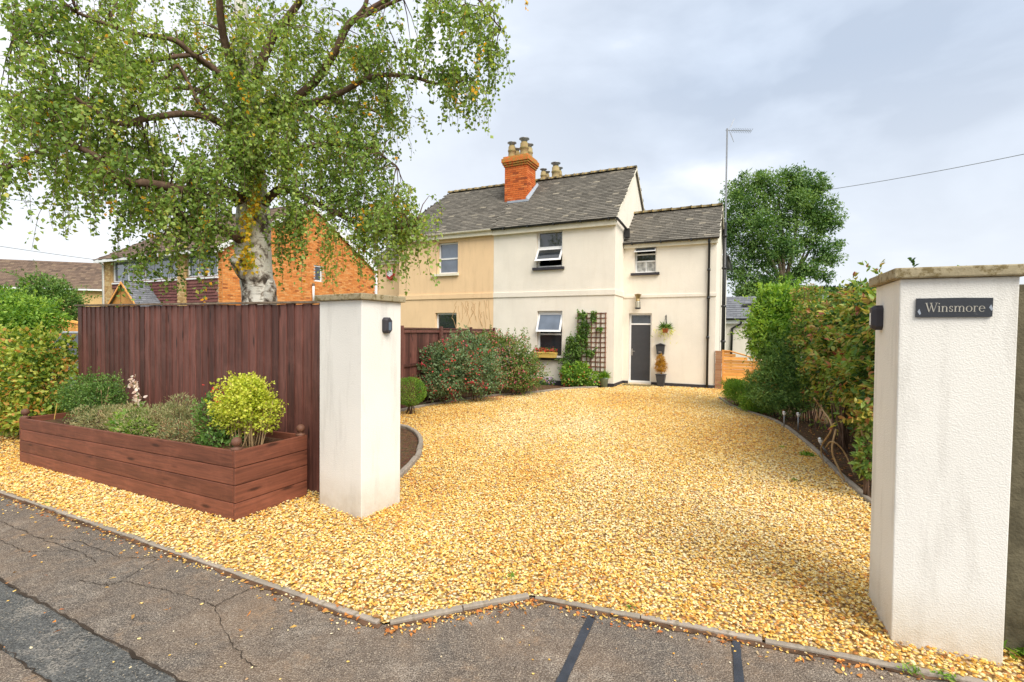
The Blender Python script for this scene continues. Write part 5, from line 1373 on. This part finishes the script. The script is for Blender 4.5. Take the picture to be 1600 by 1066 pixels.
# bright laurel-like bush
bush('tall_bright_bush', [px_blob(1218, 500, 10.6, 38, 46, .7), px_blob(1200, 525, 10.4, 26, 38, .6), px_blob(1240, 490, 10.8, 30, 32, .6), px_blob(1215, 470, 10.6, 26, 22, .5), px_blob(1262, 500, 10.8, 28, 34, .6)], 15000, .085, .045, M['l_bright'], 'tall bright green bush left of the mixed hedge', 'bush', shoots=260, slen=.34, lump=.4, vspread=.9)
bush('conifer_shrub', [px_blob(1230, 602, 9.8, 44, 46, .7), px_blob(1204, 606, 10.2, 32, 32, .6), px_blob(1252, 570, 9.6, 36, 50, .7), px_blob(1216, 558, 10.0, 26, 30, .5)], 34000, .06, .018, M['l_conif'], 'dark green feathery conifer shrub spilling over the bed edge', 'shrub', shoots=360, slen=.2, lump=.4, up=.1)
bush('light_conifer_shrub', [px_blob(1160, 612, 11.4, 26, 15, .45), px_blob(1184, 630, 10.6, 26, 16, .4), px_blob(1150, 602, 11.7, 16, 8, .3)], 14000, .055, .016, M['l_bright'], 'low light green feathery shrub before the orange fence', 'shrub', shoots=120, slen=.2, lump=.35, up=.3)
# airy rose shoots between
bush('rose_bush', [px_blob(1270, 520, 9.2, 30, 50, .5), px_blob(1262, 460, 9.4, 16, 14, .4), px_blob(1285, 580, 8.6, 30, 50, .5)], 6500, .055, .035, M['l_hedge'], 'loose rose bush with pink blooms between bright bush and mixed hedge', 'bush', lump=.4, vspread=.8)
# fuchsias before the side fence
fu = bush('fuchsia_bush', [px_blob(672, 605, 11.1, 22, 16, .35), px_blob(705, 575, 11.4, 47, 44, .6), px_blob(735, 560, 11.8, 40, 40, .6), px_blob(690, 590, 11.2, 34, 32, .5), px_blob(750, 590, 11.8, 40, 30, .5), px_blob(685, 560, 11.4, 26, 24, .5)], 16000, .062, .032, M['l_fuch'], 'blue green fuchsia bush with red flowers beside the brown side fence', 'bush', shoots=260, slen=.26, lump=.4, vspread=.75)
fu2 = bush('fuchsia_bush', [px_blob(795, 565, 13.0, 44, 42, .6), px_blob(775, 550, 13.0, 32, 32, .5), px_blob(820, 580, 13.3, 28, 30, .5), px_blob(800, 590, 12.9, 44, 22, .5), px_blob(760, 535, 13.2, 22, 16, .4)], 15000, .062, .032, M['l_fuch2'], 'olive green fuchsia bush with pink tips nearer the cream house wall', 'bush', shoots=240, slen=.26, lump=.4, vspread=.75)
for root, bl_, mm, nn_ in ((fu, [px_blob(705, 575, 11.3, 46, 43, .6), px_blob(735, 560, 11.7, 41, 41, .6)], M['red'], 90), (fu2, [px_blob(795, 565, 12.9, 45, 43, .6), px_blob(775, 550, 12.9, 33, 33, .5)], M['pinkf'], 130)):
    P, d, k, lum = blob_pts(bl_, nn_, .1, .3); leaf_mesh('flower', P, d + RNG.normal(size=P.shape) * .4 + (0, 0, -.4), d, .05, .035, RNG.random(len(P)), mm, root, wide=True)
bush('box_ball', [px_blob(640, 612, 9.9, 26, 23, .33)], 6500, .022, .014, M['l_bright'], 'clipped green box ball just behind the left pillar', 'shrub', lump=.08, shell=.2)
# petals
P = np.array([gnd(random.gauss(768, 14), random.gauss(619, 3), .02) for _ in range(240)]); o = leaf_mesh('fallen_petals', P, RNG.normal(size=P.shape) * (1, 1, .2), RNG.normal(size=P.shape) * .3 + (0, 0, 1), .03, .022, RNG.random(len(P)) * .6, M['red']); o['label'] = 'red petals fallen on the gravel below the fuchsias'

# left roadside beech hedge
hb_ = []
for i in range(6):
    for z, r in ((.4, .42), (.95, .44), (1.32, .32)):
        c = FB + UD * (.45 + i * .5) - ND * (.15 + .05 * math.sin(i)); hb_.append((c[0], c[1], z + .04 * math.sin(i * 3), r, r, r * .95))
bush('beech_hedge', hb_, 17000, .065, .042, M['l_beech'], 'yellowing beech hedge at the left edge beside the board fence', 'hedge', shoots=160, slen=.2, vspread=1.0, lump=.25, wide=True, stems=14)
bush('laurel_bush', [px_blob(30, 490, 12, 45, 28, .8), px_blob(62, 502, 12, 24, 20, .7), px_blob(-10, 480, 12, 40, 34, .8), px_blob(20, 520, 12, 50, 30, .8)], 9000, .09, .045, M['l_bright'], 'bright green laurel bush above the beech hedge at far left', 'bush', shoots=120, slen=.35, vspread=.9)
bush('round_green_tree', [px_blob(75, 478, 17, 42, 36, 1.0), px_blob(68, 450, 17, 22, 22, .8), px_blob(40, 480, 17, 28, 26, .9), px_blob(105, 480, 17, 18, 24, .6)], 9000, .10, .05, M['l_green'], 'round green small tree in front of the distant brown roof', 'tree', shoots=120, slen=.5, vspread=.9, part='crown')

# tree behind the outbuilding
def small_tree(name, base, blobs, n, L, W, m, label, limbs, rt=.22):
    root = thing(name, tuple(map(float, base)), label, 'tree')
    o = MB()
    for q, r in limbs: cv = catmull(q, 4); o.tube(cv, [max(.015, r * (1 - .8 * i / (len(cv) - 1))) for i in range(len(cv))], 7)
    o.build('trunk', M['bark'], root, True)
    bb = list(blobs)
    for i in range(46):
        q = random.choice(blobs); e_ = unit(np.array([random.gauss(0, 1), random.gauss(0, .4), random.gauss(.3, .8)])); s_ = random.uniform(.16, .34)
        bb.append((q[0] + e_[0] * q[3] * 1.08, q[1] + e_[1] * q[4], q[2] + e_[2] * q[5] * 1.08, q[3] * s_, q[4] * s_, q[5] * s_))
    P, d, k, lum = blob_pts(bb, n, .75, .6)
    D = d * .5 + RNG.normal(size=P.shape) * .6 + (0, 0, -.1)
    leaf_mesh('crown', P, D, d * .6 + RNG.normal(size=P.shape) * .5 + (0, 0, .6), L * RNG.uniform(.7, 1.2, len(P)), W * RNG.uniform(.7, 1.2, len(P)), .5 + lum * .35 + np.sin(k * 2.1) * .14 + RNG.normal(size=len(P)) * .16, m, root)
    return root
TY = 25.0; tb = at(1222, 470, TY); tb[2] = 0
fork = at(1224, 455, TY)
tbl = [px_blob(*q) for q in [(1165, 330, TY, 34, 40, 1.1), (1205, 300, TY, 34, 30, 1.1), (1250, 290, TY, 32, 26, 1.0), (1175, 385, TY, 38, 34, 1.1), (1220, 345, TY, 44, 38, 1.3), (1265, 325, TY, 30, 28, 1.0), (1160, 425, TY, 34, 28, 1.0), (1215, 400, TY + .6, 34, 26, 1.0), (1285, 350, TY, 22, 18, .8), (1295, 405, TY, 20, 12, .7), (1262, 375, TY, 22, 16, .8), (1255, 425, TY, 22, 10, .8), (1155, 300, TY + 1, 24, 24, .8), (1195, 445, TY, 20, 14, .7), (1290, 432, TY, 14, 8, .5), (1140, 360, TY, 20, 40, .8), (1230, 275, TY, 20, 12, .6), (1308, 382, TY, 10, 8, .4), (1292, 338, TY, 26, 24, .8), (1272, 296, TY, 22, 18, .7), (1285, 390, TY - .5, 24, 18, .7), (1262, 420, TY - .5, 26, 16, .7), (1185, 282, TY, 24, 14, .6), (1200, 445, TY - .8, 30, 20, .8), (1235, 440, TY - .6, 20, 12, .6), (1170, 455, TY - .6, 26, 16, .8), (1225, 385, TY - 1.2, 26, 20, .7), (1190, 350, TY - 1.2, 26, 22, .7), (1250, 310, TY - 1, 22, 16, .7)]]
small_tree('ash_tree', tb, tbl, 42000, .17, .07, M['l_tree'], 'large green tree behind the outbuilding and the aerial',
           [([tb, fork + (0, 0, -.8), fork], .3)] + [([fork, at((1224 + x) / 2 + 4, (455 + y) / 2, TY), at(x, y, TY)], .12) for x, y in ((1165, 330), (1200, 350), (1215, 300), (1250, 300), (1262, 380), (1290, 400), (1180, 410), (1285, 350), (1262, 428))])
# far dark tree line beyond
bush('distant_hedge', [px_blob(x, 463 + 4 * math.sin(x), 32, 26, 12, 1.2) for x in range(1180, 1420, 28)], 9000, .22, .12, M['l_dark'], 'dark distant hedge top seen beyond the bright bush', 'hedge', stems=0)
bush('distant_trees', [px_blob(x, 505 + 5 * math.sin(x), 60, 60, 20, 4) for x in range(-250, 160, 70)], 9000, .5, .3, M['l_dark'], 'dark distant trees low behind the far left house', 'trees', stems=0)

# ---- birch
BY = 8.0
bt = thing('birch_tree', tuple(map(float, (at(402, 470, BY)[0], BY, 0))), 'large silver birch with drooping leafy branches behind the board fence', 'tree')
base = at(403, 470, BY); base[2] = -.05
o = MB()
tr_pts = [base, at(404, 520, BY), at(404, 470, BY), at(402, 440, BY), at(401, 410, BY), at(402, 380, BY), at(402, 345, BY), at(399, 300, BY), at(397, 240, BY), at(392, 170, BY), at(385, 100, BY), at(378, 30, BY), at(372, -60, BY), at(368, -180, BY), at(372, -320, BY)]
tr_r = [.31, .275, .252, .245, .225, .20, .205, .17, .15, .13, .115, .10, .08, .06, .03]
cv = catmull(tr_pts, 3); rr = np.interp(np.linspace(0, len(tr_r) - 1, len(cv)), range(len(tr_r)), tr_r); o.tube(cv, list(rr), 14, wob=.05)
cv = catmull([at(396, 425, 7.95), at(385, 390, 7.9), at(383, 340, 7.9), at(384, 280, 8.0), at(380, 200, 8.1)], 4); o.tube(cv, list(np.linspace(.20, .06, len(cv))), 10, wob=.06)
cv = catmull([at(396, 436, 7.9), at(380, 420, 7.75), at(371, 408, 7.65), at(370, 404, 7.62)], 4); o.tube(cv, list(np.linspace(.16, .085, len(cv))), 10, wob=.05)
cv = catmull([at(416, 474, 8.0), at(422, 455, 7.9), at(424, 438, 7.85)], 4); o.tube(cv, list(np.linspace(.16, .05, len(cv))), 9, wob=.08)
o.build('trunk', M['birch'], bt, True)
o = MB(); limbs = []
def limb(pts, r0, r1, seg=8):
    q = catmull([at(*p) for p in pts], 5); o.tube(q, list(np.linspace(r0, r1, len(q))), seg, wob=.05); limbs.append(q)
limb([(397, 400, 8), (378, 375, 7.8), (345, 360, 7.5), (300, 345, 7.2), (275, 330, 7.0), (262, 310, 6.8)], .10, .045)
limb([(390, 330, 8), (370, 308, 7.8), (345, 300, 7.5), (325, 312, 7.3), (300, 300, 7), (240, 288, 6.7), (185, 280, 6.4), (150, 245, 6.2), (110, 225, 6.1)], .11, .03)
limb([(400, 335, 8), (430, 300, 7.9), (455, 298, 7.8), (482, 312, 7.7), (530, 335, 7.5), (570, 355, 7.4), (620, 360, 7.2), (650, 352, 7.1)], .075, .015)
limb([(394, 190, 8), (380, 140, 7.9), (360, 95, 7.8), (348, 50, 7.6), (343, 0, 7.4), (340, -80, 7.2)], .08, .04)
limb([(392, 150, 8), (330, 105, 7.7), (300, 85, 7.4), (270, 62, 7.2), (200, 50, 6.9), (120, 20, 6.6)], .06, .02)
limb([(392, 230, 8), (340, 190, 7.6), (290, 178, 7.2), (230, 185, 6.8), (180, 192, 6.5), (110, 150, 6.3), (60, 150, 6.2)], .06, .02)
limb([(340, 190, 7.6), (310, 160, 7.4), (280, 105, 7.2), (262, 118, 7.1), (240, 138, 7.0), (215, 160, 6.9)], .035, .012)
limb([(395, 130, 8), (425, 60, 7.9), (440, 40, 7.8), (470, 0, 7.6), (520, -80, 7.4)], .075, .04)
limb([(398, 210, 8), (440, 170, 8.1), (490, 130, 8.1), (525, 78, 8.0), (545, 38, 7.9), (580, 15, 7.8), (612, -6, 7.7), (680, -60, 7.4)], .075, .035)
limb([(440, 170, 8.1), (520, 150, 7.9), (570, 125, 7.7), (605, 117, 7.5), (650, 122, 7.3), (680, 131, 7.2), (715, 130, 7.1)], .05, .015)
limb([(545, 38, 7.9), (570, 10, 7.8), (574, -20, 7.8)], .04, .03)
limb([(545, 38, 7.9), (650, -10, 7.4), (735, -8, 7.1), (765, 25, 7.0), (783, 45, 7.0)], .03, .008)
limb([(400, 260, 8), (460, 235, 7.9), (520, 225, 7.7), (580, 235, 7.5), (620, 260, 7.4)], .05, .012)
limb([(300, 85, 7.4), (180, 100, 6.8), (90, 80, 6.4), (20, 60, 6.2)], .035, .012)
limb([(110, 225, 6.1), (60, 235, 6.0), (10, 265, 5.9)], .025, .008)
for ang in range(0, 360, 40):
    a_ = math.radians(ang); top = np.array(at(385, 60 + ang * .1 - 160, BY)); e_ = top + np.array([math.cos(a_) * 2.6, math.sin(a_) * 2.6, 1.2]); o.tube(catmull([top, (top + e_) / 2 + (0, 0, .6), e_], 4), list(np.linspace(.07, .015, 9)), 6)
    top = np.array(at(392, 200, BY)); e_ = top + np.array([math.cos(a_) * 2.6, abs(math.sin(a_)) * 2.8, .9])
    if math.sin(a_) > .3: o.tube(catmull([top, (top + e_) / 2 + (0, 0, .4), e_], 4), list(np.linspace(.07, .015, 9)), 6)
o.build('branch', M['twig'], bt, True)

# hanging strands: origins in clumps (px, py, rx, ry, dist, depth spread, count, mean length m)
CL = [(55, 110, 75, 70, 6.5, .7, 110, .45), (150, 50, 90, 70, 6.9, .8, 130, .5), (45, 215, 55, 45, 6.3, .5, 60, .45), (140, 190, 80, 60, 6.5, .7, 125, .5),
      (250, 60, 70, 60, 7.4, .8, 95, .5), (215, 235, 70, 40, 6.8, .6, 100, .5), (330, 50, 60, 70, 8.2, .9, 90, .5), (300, 230, 60, 40, 7.2, .6, 85, .55),
      (290, 322, 62, 22, 6.9, .5, 95, .62), (225, 305, 45, 25, 6.7, .4, 50, .5), (345, 340, 25, 20, 7.0, .4, 20, .4), (170, 262, 50, 25, 6.4, .4, 60, .5),
      (345, 150, 50, 45, 8.0, .8, 60, .5), (425, 130, 60, 60, 8.4, .9, 95, .5), (400, 220, 60, 35, 7.5, .5, 75, .45), (480, 40, 60, 50, 8.3, .8, 70, .45),
      (490, 160, 70, 50, 8.0, .8, 110, .5), (470, 240, 65, 45, 7.7, .6, 105, .5), (560, 170, 55, 50, 7.8, .7, 85, .45), (560, 250, 55, 35, 7.6, .6, 80, .5),
      (600, 50, 45, 40, 7.6, .6, 55, .4), (520, 310, 70, 30, 7.5, .5, 90, .45), (605, 325, 45, 25, 7.3, .5, 65, .5), (650, 345, 36, 14, 7.1, .3, 42, .62),
      (460, 345, 30, 20, 7.9, .3, 34, .55), (690, 22, 40, 26, 7.2, .4, 40, .42), (740, 22, 32, 26, 7.0, .4, 40, .5), (700, 105, 34, 18, 7.1, .3, 34, .45),
      (725, 132, 24, 12, 7.1, .25, 20, .55), (768, 55, 18, 36, 7.0, .3, 32, .5), (655, 60, 30, 30, 7.4, .4, 26, .4), (585, 115, 35, 25, 7.6, .4, 34, .4), (800, -12, 8, 8, 7.0, .1, 4, .2),
      (14, 262, 16, 14, 6.0, .2, 16, .45), (95, 268, 30, 15, 6.3, .3, 28, .55), (60, 20, 60, 30, 6.6, .6, 50, .4), (540, 95, 30, 25, 8.0, .5, 30, .4),
      (640, 290, 14, 14, 7.2, .2, 14, .4), (615, 165, 20, 20, 7.6, .3, 18, .4), (380, 300, 30, 20, 7.4, .3, 26, .4),
      (400, 60, 70, 60, 7.4, .3, 75, .55), (400, 150, 60, 55, 7.3, .3, 80, .5), (410, 235, 50, 40, 7.4, .25, 60, .45), (330, 250, 60, 50, 7.2, .4, 60, .5), (200, 130, 60, 50, 6.6, .5, 60, .5), (240, 395, 45, 12, 7.0, .3, 26, .35), (330, 385, 25, 10, 7.2, .3, 14, .3), (540, 350, 45, 15, 7.4, .3, 36, .5),
      # above and behind the picture
      (150, -80, 160, 80, 7.2, 1.5, 110, .5), (350, -120, 170, 100, 8.0, 2.0, 140, .5), (560, -90, 120, 70, 8.0, 1.6, 90, .5), (350, -280, 140, 90, 8.2, 2.0, 80, .5),
      (300, 60, 150, 100, 10.0, .9, 75, .5), (470, 120, 120, 100, 9.8, .9, 65, .5), (300, 190, 130, 60, 9.2, .7, 45, .5)]
LP, LD, LV = [], [], []; sb = MB(); allq = np.array([q for l_ in limbs for q in l_])
for (cx, cy, rx, ry, Yc, dy, cnt, ml) in CL:
    tone = random.uniform(-.14, .14)
    for i in range(int(cnt * (.74 if cx < 420 else .88))):
        if i % 9 == 0:
            a_ = random.uniform(0, 6.283); r_ = math.sqrt(random.random()); kx, ky, kY = cx + rx * r_ * math.cos(a_), cy + ry * r_ * math.sin(a_), max(5.5, Yc + random.uniform(-dy, dy)); ctone = random.gauss(0, .09)
            spur_ = True
        p0 = at(kx + random.gauss(0, 15), ky + random.gauss(0, 8), kY + random.gauss(0, .16))
        w_ = p0 - np.array([0, 0, CH]); px_ = 800 + F_PX * (w_ @ RV) / (w_ @ FW); py_ = 533 - F_PX * (w_ @ UV) / (w_ @ FW)
        L_ = max(.12, random.gauss(ml, ml * .45)); nseg = 5
        if 372 < px_ < 432 and py_ + L_ * F_PX / p0[1] > 318 and p0[1] < 8.3: continue
        if px_ > 783 and py_ > 0 and Yc < 7.5: continue
        out = np.array([random.gauss(0, 1), random.gauss(0, 1), 0]); out = out / (np.linalg.norm(out) + 1e-6)
        pts = [p0]; 
        lead = random.uniform(.05, .3)
        for s_ in range(1, nseg + 1):
            t_ = s_ / nseg; pts.append(p0 + out * lead * (1 - (1 - t_) ** 2) + np.array([0, 0, .05 * math.sin(t_ * 3) - L_ * t_ ** 1.3]) + np.array([random.gauss(0, .012), random.gauss(0, .012), 0]))
        sb.tube(pts, [.0045, .004, .0035, .003, .0025, .002], 3, cap=False)
        # spur back towards the nearest limb for a few of them
        if i % 9 < 2:
            q = allq[np.argmin(((allq - p0) ** 2).sum(1))]
            if np.linalg.norm(q - p0) < 1.6: sb.tube([q, (q + p0) / 2 + (0, 0, .08), p0], [.010, .007, .004], 4, cap=False)
        nl = int(L_ * 44) + 6; yel = random.random() < .022
        for j in range(nl):
            t_ = (j + random.random()) / nl * nseg; k = min(nseg - 1, int(t_)); f = t_ - k
            b = pts[k] * (1 - f) + pts[k + 1] * f
            LP.append(b + np.array([random.gauss(0, .035), random.gauss(0, .035), random.gauss(0, .025)])); LD.append((random.gauss(0, .75), random.gauss(0, .75), random.gauss(-.55, .45)))
            LV.append(min(.955, max(0, .47 + tone + ctone + random.gauss(0, .2))) if random.random() > (.5 if yel else .004) else random.uniform(.975, 1))
sb.build('hanging_twig', M['twig'], bt, kind='stuff')
LP, LD, LV = np.array(LP), np.array(LD), np.array(LV); n = len(LP); s = RNG.uniform(.75, 1.25, n)
leaf_mesh('crown', LP, LD, RNG.normal(size=(n, 3)) + (0, -.3, .5), .058 * s, .045 * s, LV, M['l_birch'], bt)
print('birch leaves', n)
# yellow ivy leaves on the trunk
P = []
for i in range(300):
    y = random.choice([random.gauss(345, 22), random.gauss(405, 9), random.gauss(315, 20)]); P.append(at(random.gauss(386 if y > 330 else 400, 6 if y < 395 else 9), y, 7.62 + random.uniform(-.06, .06)))
P = np.array(P); leaf_mesh('ivy', P, RNG.normal(size=P.shape) * .4 + (0, -.2, -.8), RNG.normal(size=P.shape) * .4 + (0, -1, .2), .06, .05, RNG.random(len(P)), M['l_yellow'], bt, wide=True)

# ================================================================== small things
def solar(x, y, h, label, tilt=0.0):
    b = gnd(x, y); root = thing('solar_light', tuple(map(float, b)), label, 'garden light')
    o = MB(); o.tube([b, b + (tilt * h, 0, h * .7)], .012, 6); o.build('stake', M['alu'], root, True)
    c = b + (tilt * h, 0, h * .7); o = MB(); o.lathe(c, [(.010, 0), (.02, .015), (.032, .055), (.025, .06)], 12); o.build('lamp_head', M['white'], root, True)
    o = MB(); o.lathe(c, [(.036, .061), (.036, .07), (.015, .085)], 12); o.build('lid', M['steel'], root, True)
solar(1225, 668, .30, 'white headed solar stake light further from the camera in the right bed')
solar(1247, 673, .34, 'slim steel solar stake light nearer the mixed hedge')
solar(1295, 712, .24, 'tilted solar stake light half fallen by the bed edging', -.5)

def weed(x, y, r, label, n=50):
    b = gnd(x, y); D = unit(RNG.normal(size=(n, 3)) * (1, 1, .4) + (0, 0, .5)); P = b + RNG.normal(size=(n, 3)) * (r * .6, r * .6, 0) + (0, 0, .01)
    o = leaf_mesh('weed', P, D, RNG.normal(size=(n, 3)) + (0, 0, 1.5), r * 1.1 * RNG.uniform(.4, 1, n), r * .3, RNG.random(n), M['l_bright'], kind=None); tag(o, label, 'weed')
weed(800, 903, .035, 'tiny green weed in the gravel just above the kerb corner', 26)
weed(1262, 712, .07, 'largest green weed growing from the gravel at the right edging', 120)
weed(1222, 700, .04, 'small sparse weed in the gravel left of the largest weed', 22)
weed(1240, 752, .05, 'dark leafed weed low in the gravel toward the sign pillar', 16)
weed(985, 952, .03, 'tiny weed touching the kerb near the tar strip', 18)
weed(1425, 1050, .035, 'mossy weed by the kerb at the foot of the sign pillar', 40)
weed(1475, 1058, .035, 'grassy weed at the bottom edge below the sign pillar', 40)
weed(75, 788, .03, 'little weed in the kerb joint at far left', 18)
# leaf litter
P = []
for i in range(420):
    t_ = random.random(); A_, B_ = random.choice([(KL, KA), (KL, KA), (KA, KB), (KB, KC)]); p = A_ + (B_ - A_) * t_; nrm = np.array([(B_ - A_)[1], -(B_ - A_)[0]]); nrm /= np.linalg.norm(nrm); q = p + nrm * (.04 + abs(random.gauss(0, .05))); P.append((*q, -.006))
for i in range(170): P.append((*gnd(random.uniform(0, 1350), random.uniform(720, 1000))[:2], .022))
for i in range(900):
    t_ = random.random(); k = int(t_ * (len(EDGE_R) - 2)); f = t_ * (len(EDGE_R) - 2) - k; q = np.array(EDGE_R[k]) * (1 - f) + np.array(EDGE_R[k + 1]) * f; P.append((q[0] + random.uniform(.05, .9), q[1] + random.uniform(-.2, .2), .02))
P = np.array(P); n = len(P)
o = leaf_mesh('leaf_litter', P, RNG.normal(size=(n, 3)) * (1, 1, .15), RNG.normal(size=(n, 3)) * .35 + (0, 0, 1), RNG.uniform(.012, .045, n), RNG.uniform(.008, .03, n), RNG.random(n), M['litter']); o['label'] = 'orange and brown fallen leaves along kerb and hedge bed'
# dry stalks by the concrete post
n = 160; P = np.array([(2.80 + random.uniform(-.08, .35), 2.50 + random.uniform(-.02, .25), 0.0) for _ in range(n)])
ds = leaf_mesh('dry_grass', P, RNG.normal(size=(n, 3)) * (.14, .14, .1) + (.15, 0, 1), RNG.normal(size=(n, 3)), RNG.uniform(.15, .6, n), .008, RNG.random(n), M['l_heather']); ds['label'] = 'dry grass stalks behind the sign pillar at the right edge'
weed(1592, 1020, .08, 'green leaves at the foot of the concrete post', 60)

# parked car behind the hedge
cx_ = at(95, 522, 10.6); CF = Fr((cx_[0] - .6, cx_[1]), (.97, -.24), (.24, .97))
car = thing('parked_car', tuple(map(float, CF.p(2, .9, 0))), 'silver grey car mostly hidden behind the beech hedge and board fence', 'car')
o = MB(); prof = [(0, .35), (0, .75), (.1, .95), (.55, 1.05), (3.3, 1.02), (4.2, .85), (4.3, .55), (4.25, .35)]
o.prism([CF.p(a, 0, z) for a, z in prof], CF.n * 1.75); o.build('body', M['car'], car, bevel=.05)
o = MB(); q0 = [(.15, 1.0), (3.35, 1.0)]; c0 = [CF.p(.15, .04, 1.03), CF.p(3.35, .04, 1.03), CF.p(3.35, 1.71, 1.03), CF.p(.15, 1.71, 1.03), CF.p(.5, .22, 1.54), CF.p(2.5, .22, 1.54), CF.p(2.5, 1.53, 1.54), CF.p(.5, 1.53, 1.54)]
o.hexa(c0); o.build('window', M['glass'], car); o = MB(); o.box(CF, .48, 2.5, .2, 1.55, 1.545, 1.60); o.build('roof', M['car'], car, bevel=.02)
for a in (.75, 3.4):
    for b in (-.02, 1.57):
        o = MB(); o.tube([CF.p(a, b, .32), CF.p(a, b + .2, .32)], .32, 20); wh = o.build('wheel', M['rubber'], car); o = MB(); o.tube([CF.p(a, b - .01, .32), CF.p(a, b + .21, .32)], .2, 12); o.build('rim', M['alu'], wh)
# orange timber shed roof edge behind
o = MB(); sh = Fr(at(60, 508, 15.0) * (1, 1, 0), (.97, -.24), (.24, .97)); shd = thing('timber_fence', tuple(map(float, sh.p(1, 0, 0))), 'short orange timber fence behind the car at far left', 'fence')
for i in range(12):
    o = MB(); o.box(sh, i * .15, i * .15 + .14, 0, .02, 0, 2.02 - i * .022); o.build('board', M['orange'], shd)
o = MB(); o.hexa([sh.p(-.1, -.04, 2.02), sh.p(1.85, -.04, 1.76), sh.p(1.85, .05, 1.76), sh.p(-.1, .05, 2.02), sh.p(-.1, -.04, 2.08), sh.p(1.85, -.04, 1.82), sh.p(1.85, .05, 1.82), sh.p(-.1, .05, 2.08)]); o.build('top_rail', M['orange'], shd)

# overhead wires
def wire(p, q, sag, r, label):
    p, q = np.array(p), np.array(q); pts = [p + (q - p) * t_ - np.array([0, 0, sag * 4 * t_ * (1 - t_)]) for t_ in np.linspace(0, 1, 16)]
    o = MB(); o.tube(pts, r, 4); x = o.build('overhead_wire', M['alu']); tag(x, label, 'wire')
wire(at(1284, 298, 24), at(1900, 175, 14), .15, .014, 'single overhead wire running from the large tree to the upper right')
wire(at(-300, 262, 20), at(150, 328, 30), .1, .014, 'upper overhead wire in the sky at far left')
wire(at(-300, 335, 24), at(165, 408, 27), .1, .014, 'lower overhead wire reaching the corner of the brick house')

# groups for repeats
GROUPS = {'gate_pillar': 'rendered gate pillars either side of the drive', 'heather': 'heathers in the timber planter', 'fuchsia_bush': 'fuchsia bushes along the side fence', 'solar_light': 'solar stake lights in the right bed',
          'wall_light': 'octagonal lights on the gate pillars', 'overhead_wire': 'overhead wires in the sky', 'weed': 'small weeds around the gravel', 'stone_edging': 'stone edgings around the drive'}
for o_ in list(SC.objects):
    nm_ = o_.name.split('.')[0]
    if nm_ in GROUPS and o_.parent is None: o_['group'] = GROUPS[nm_]
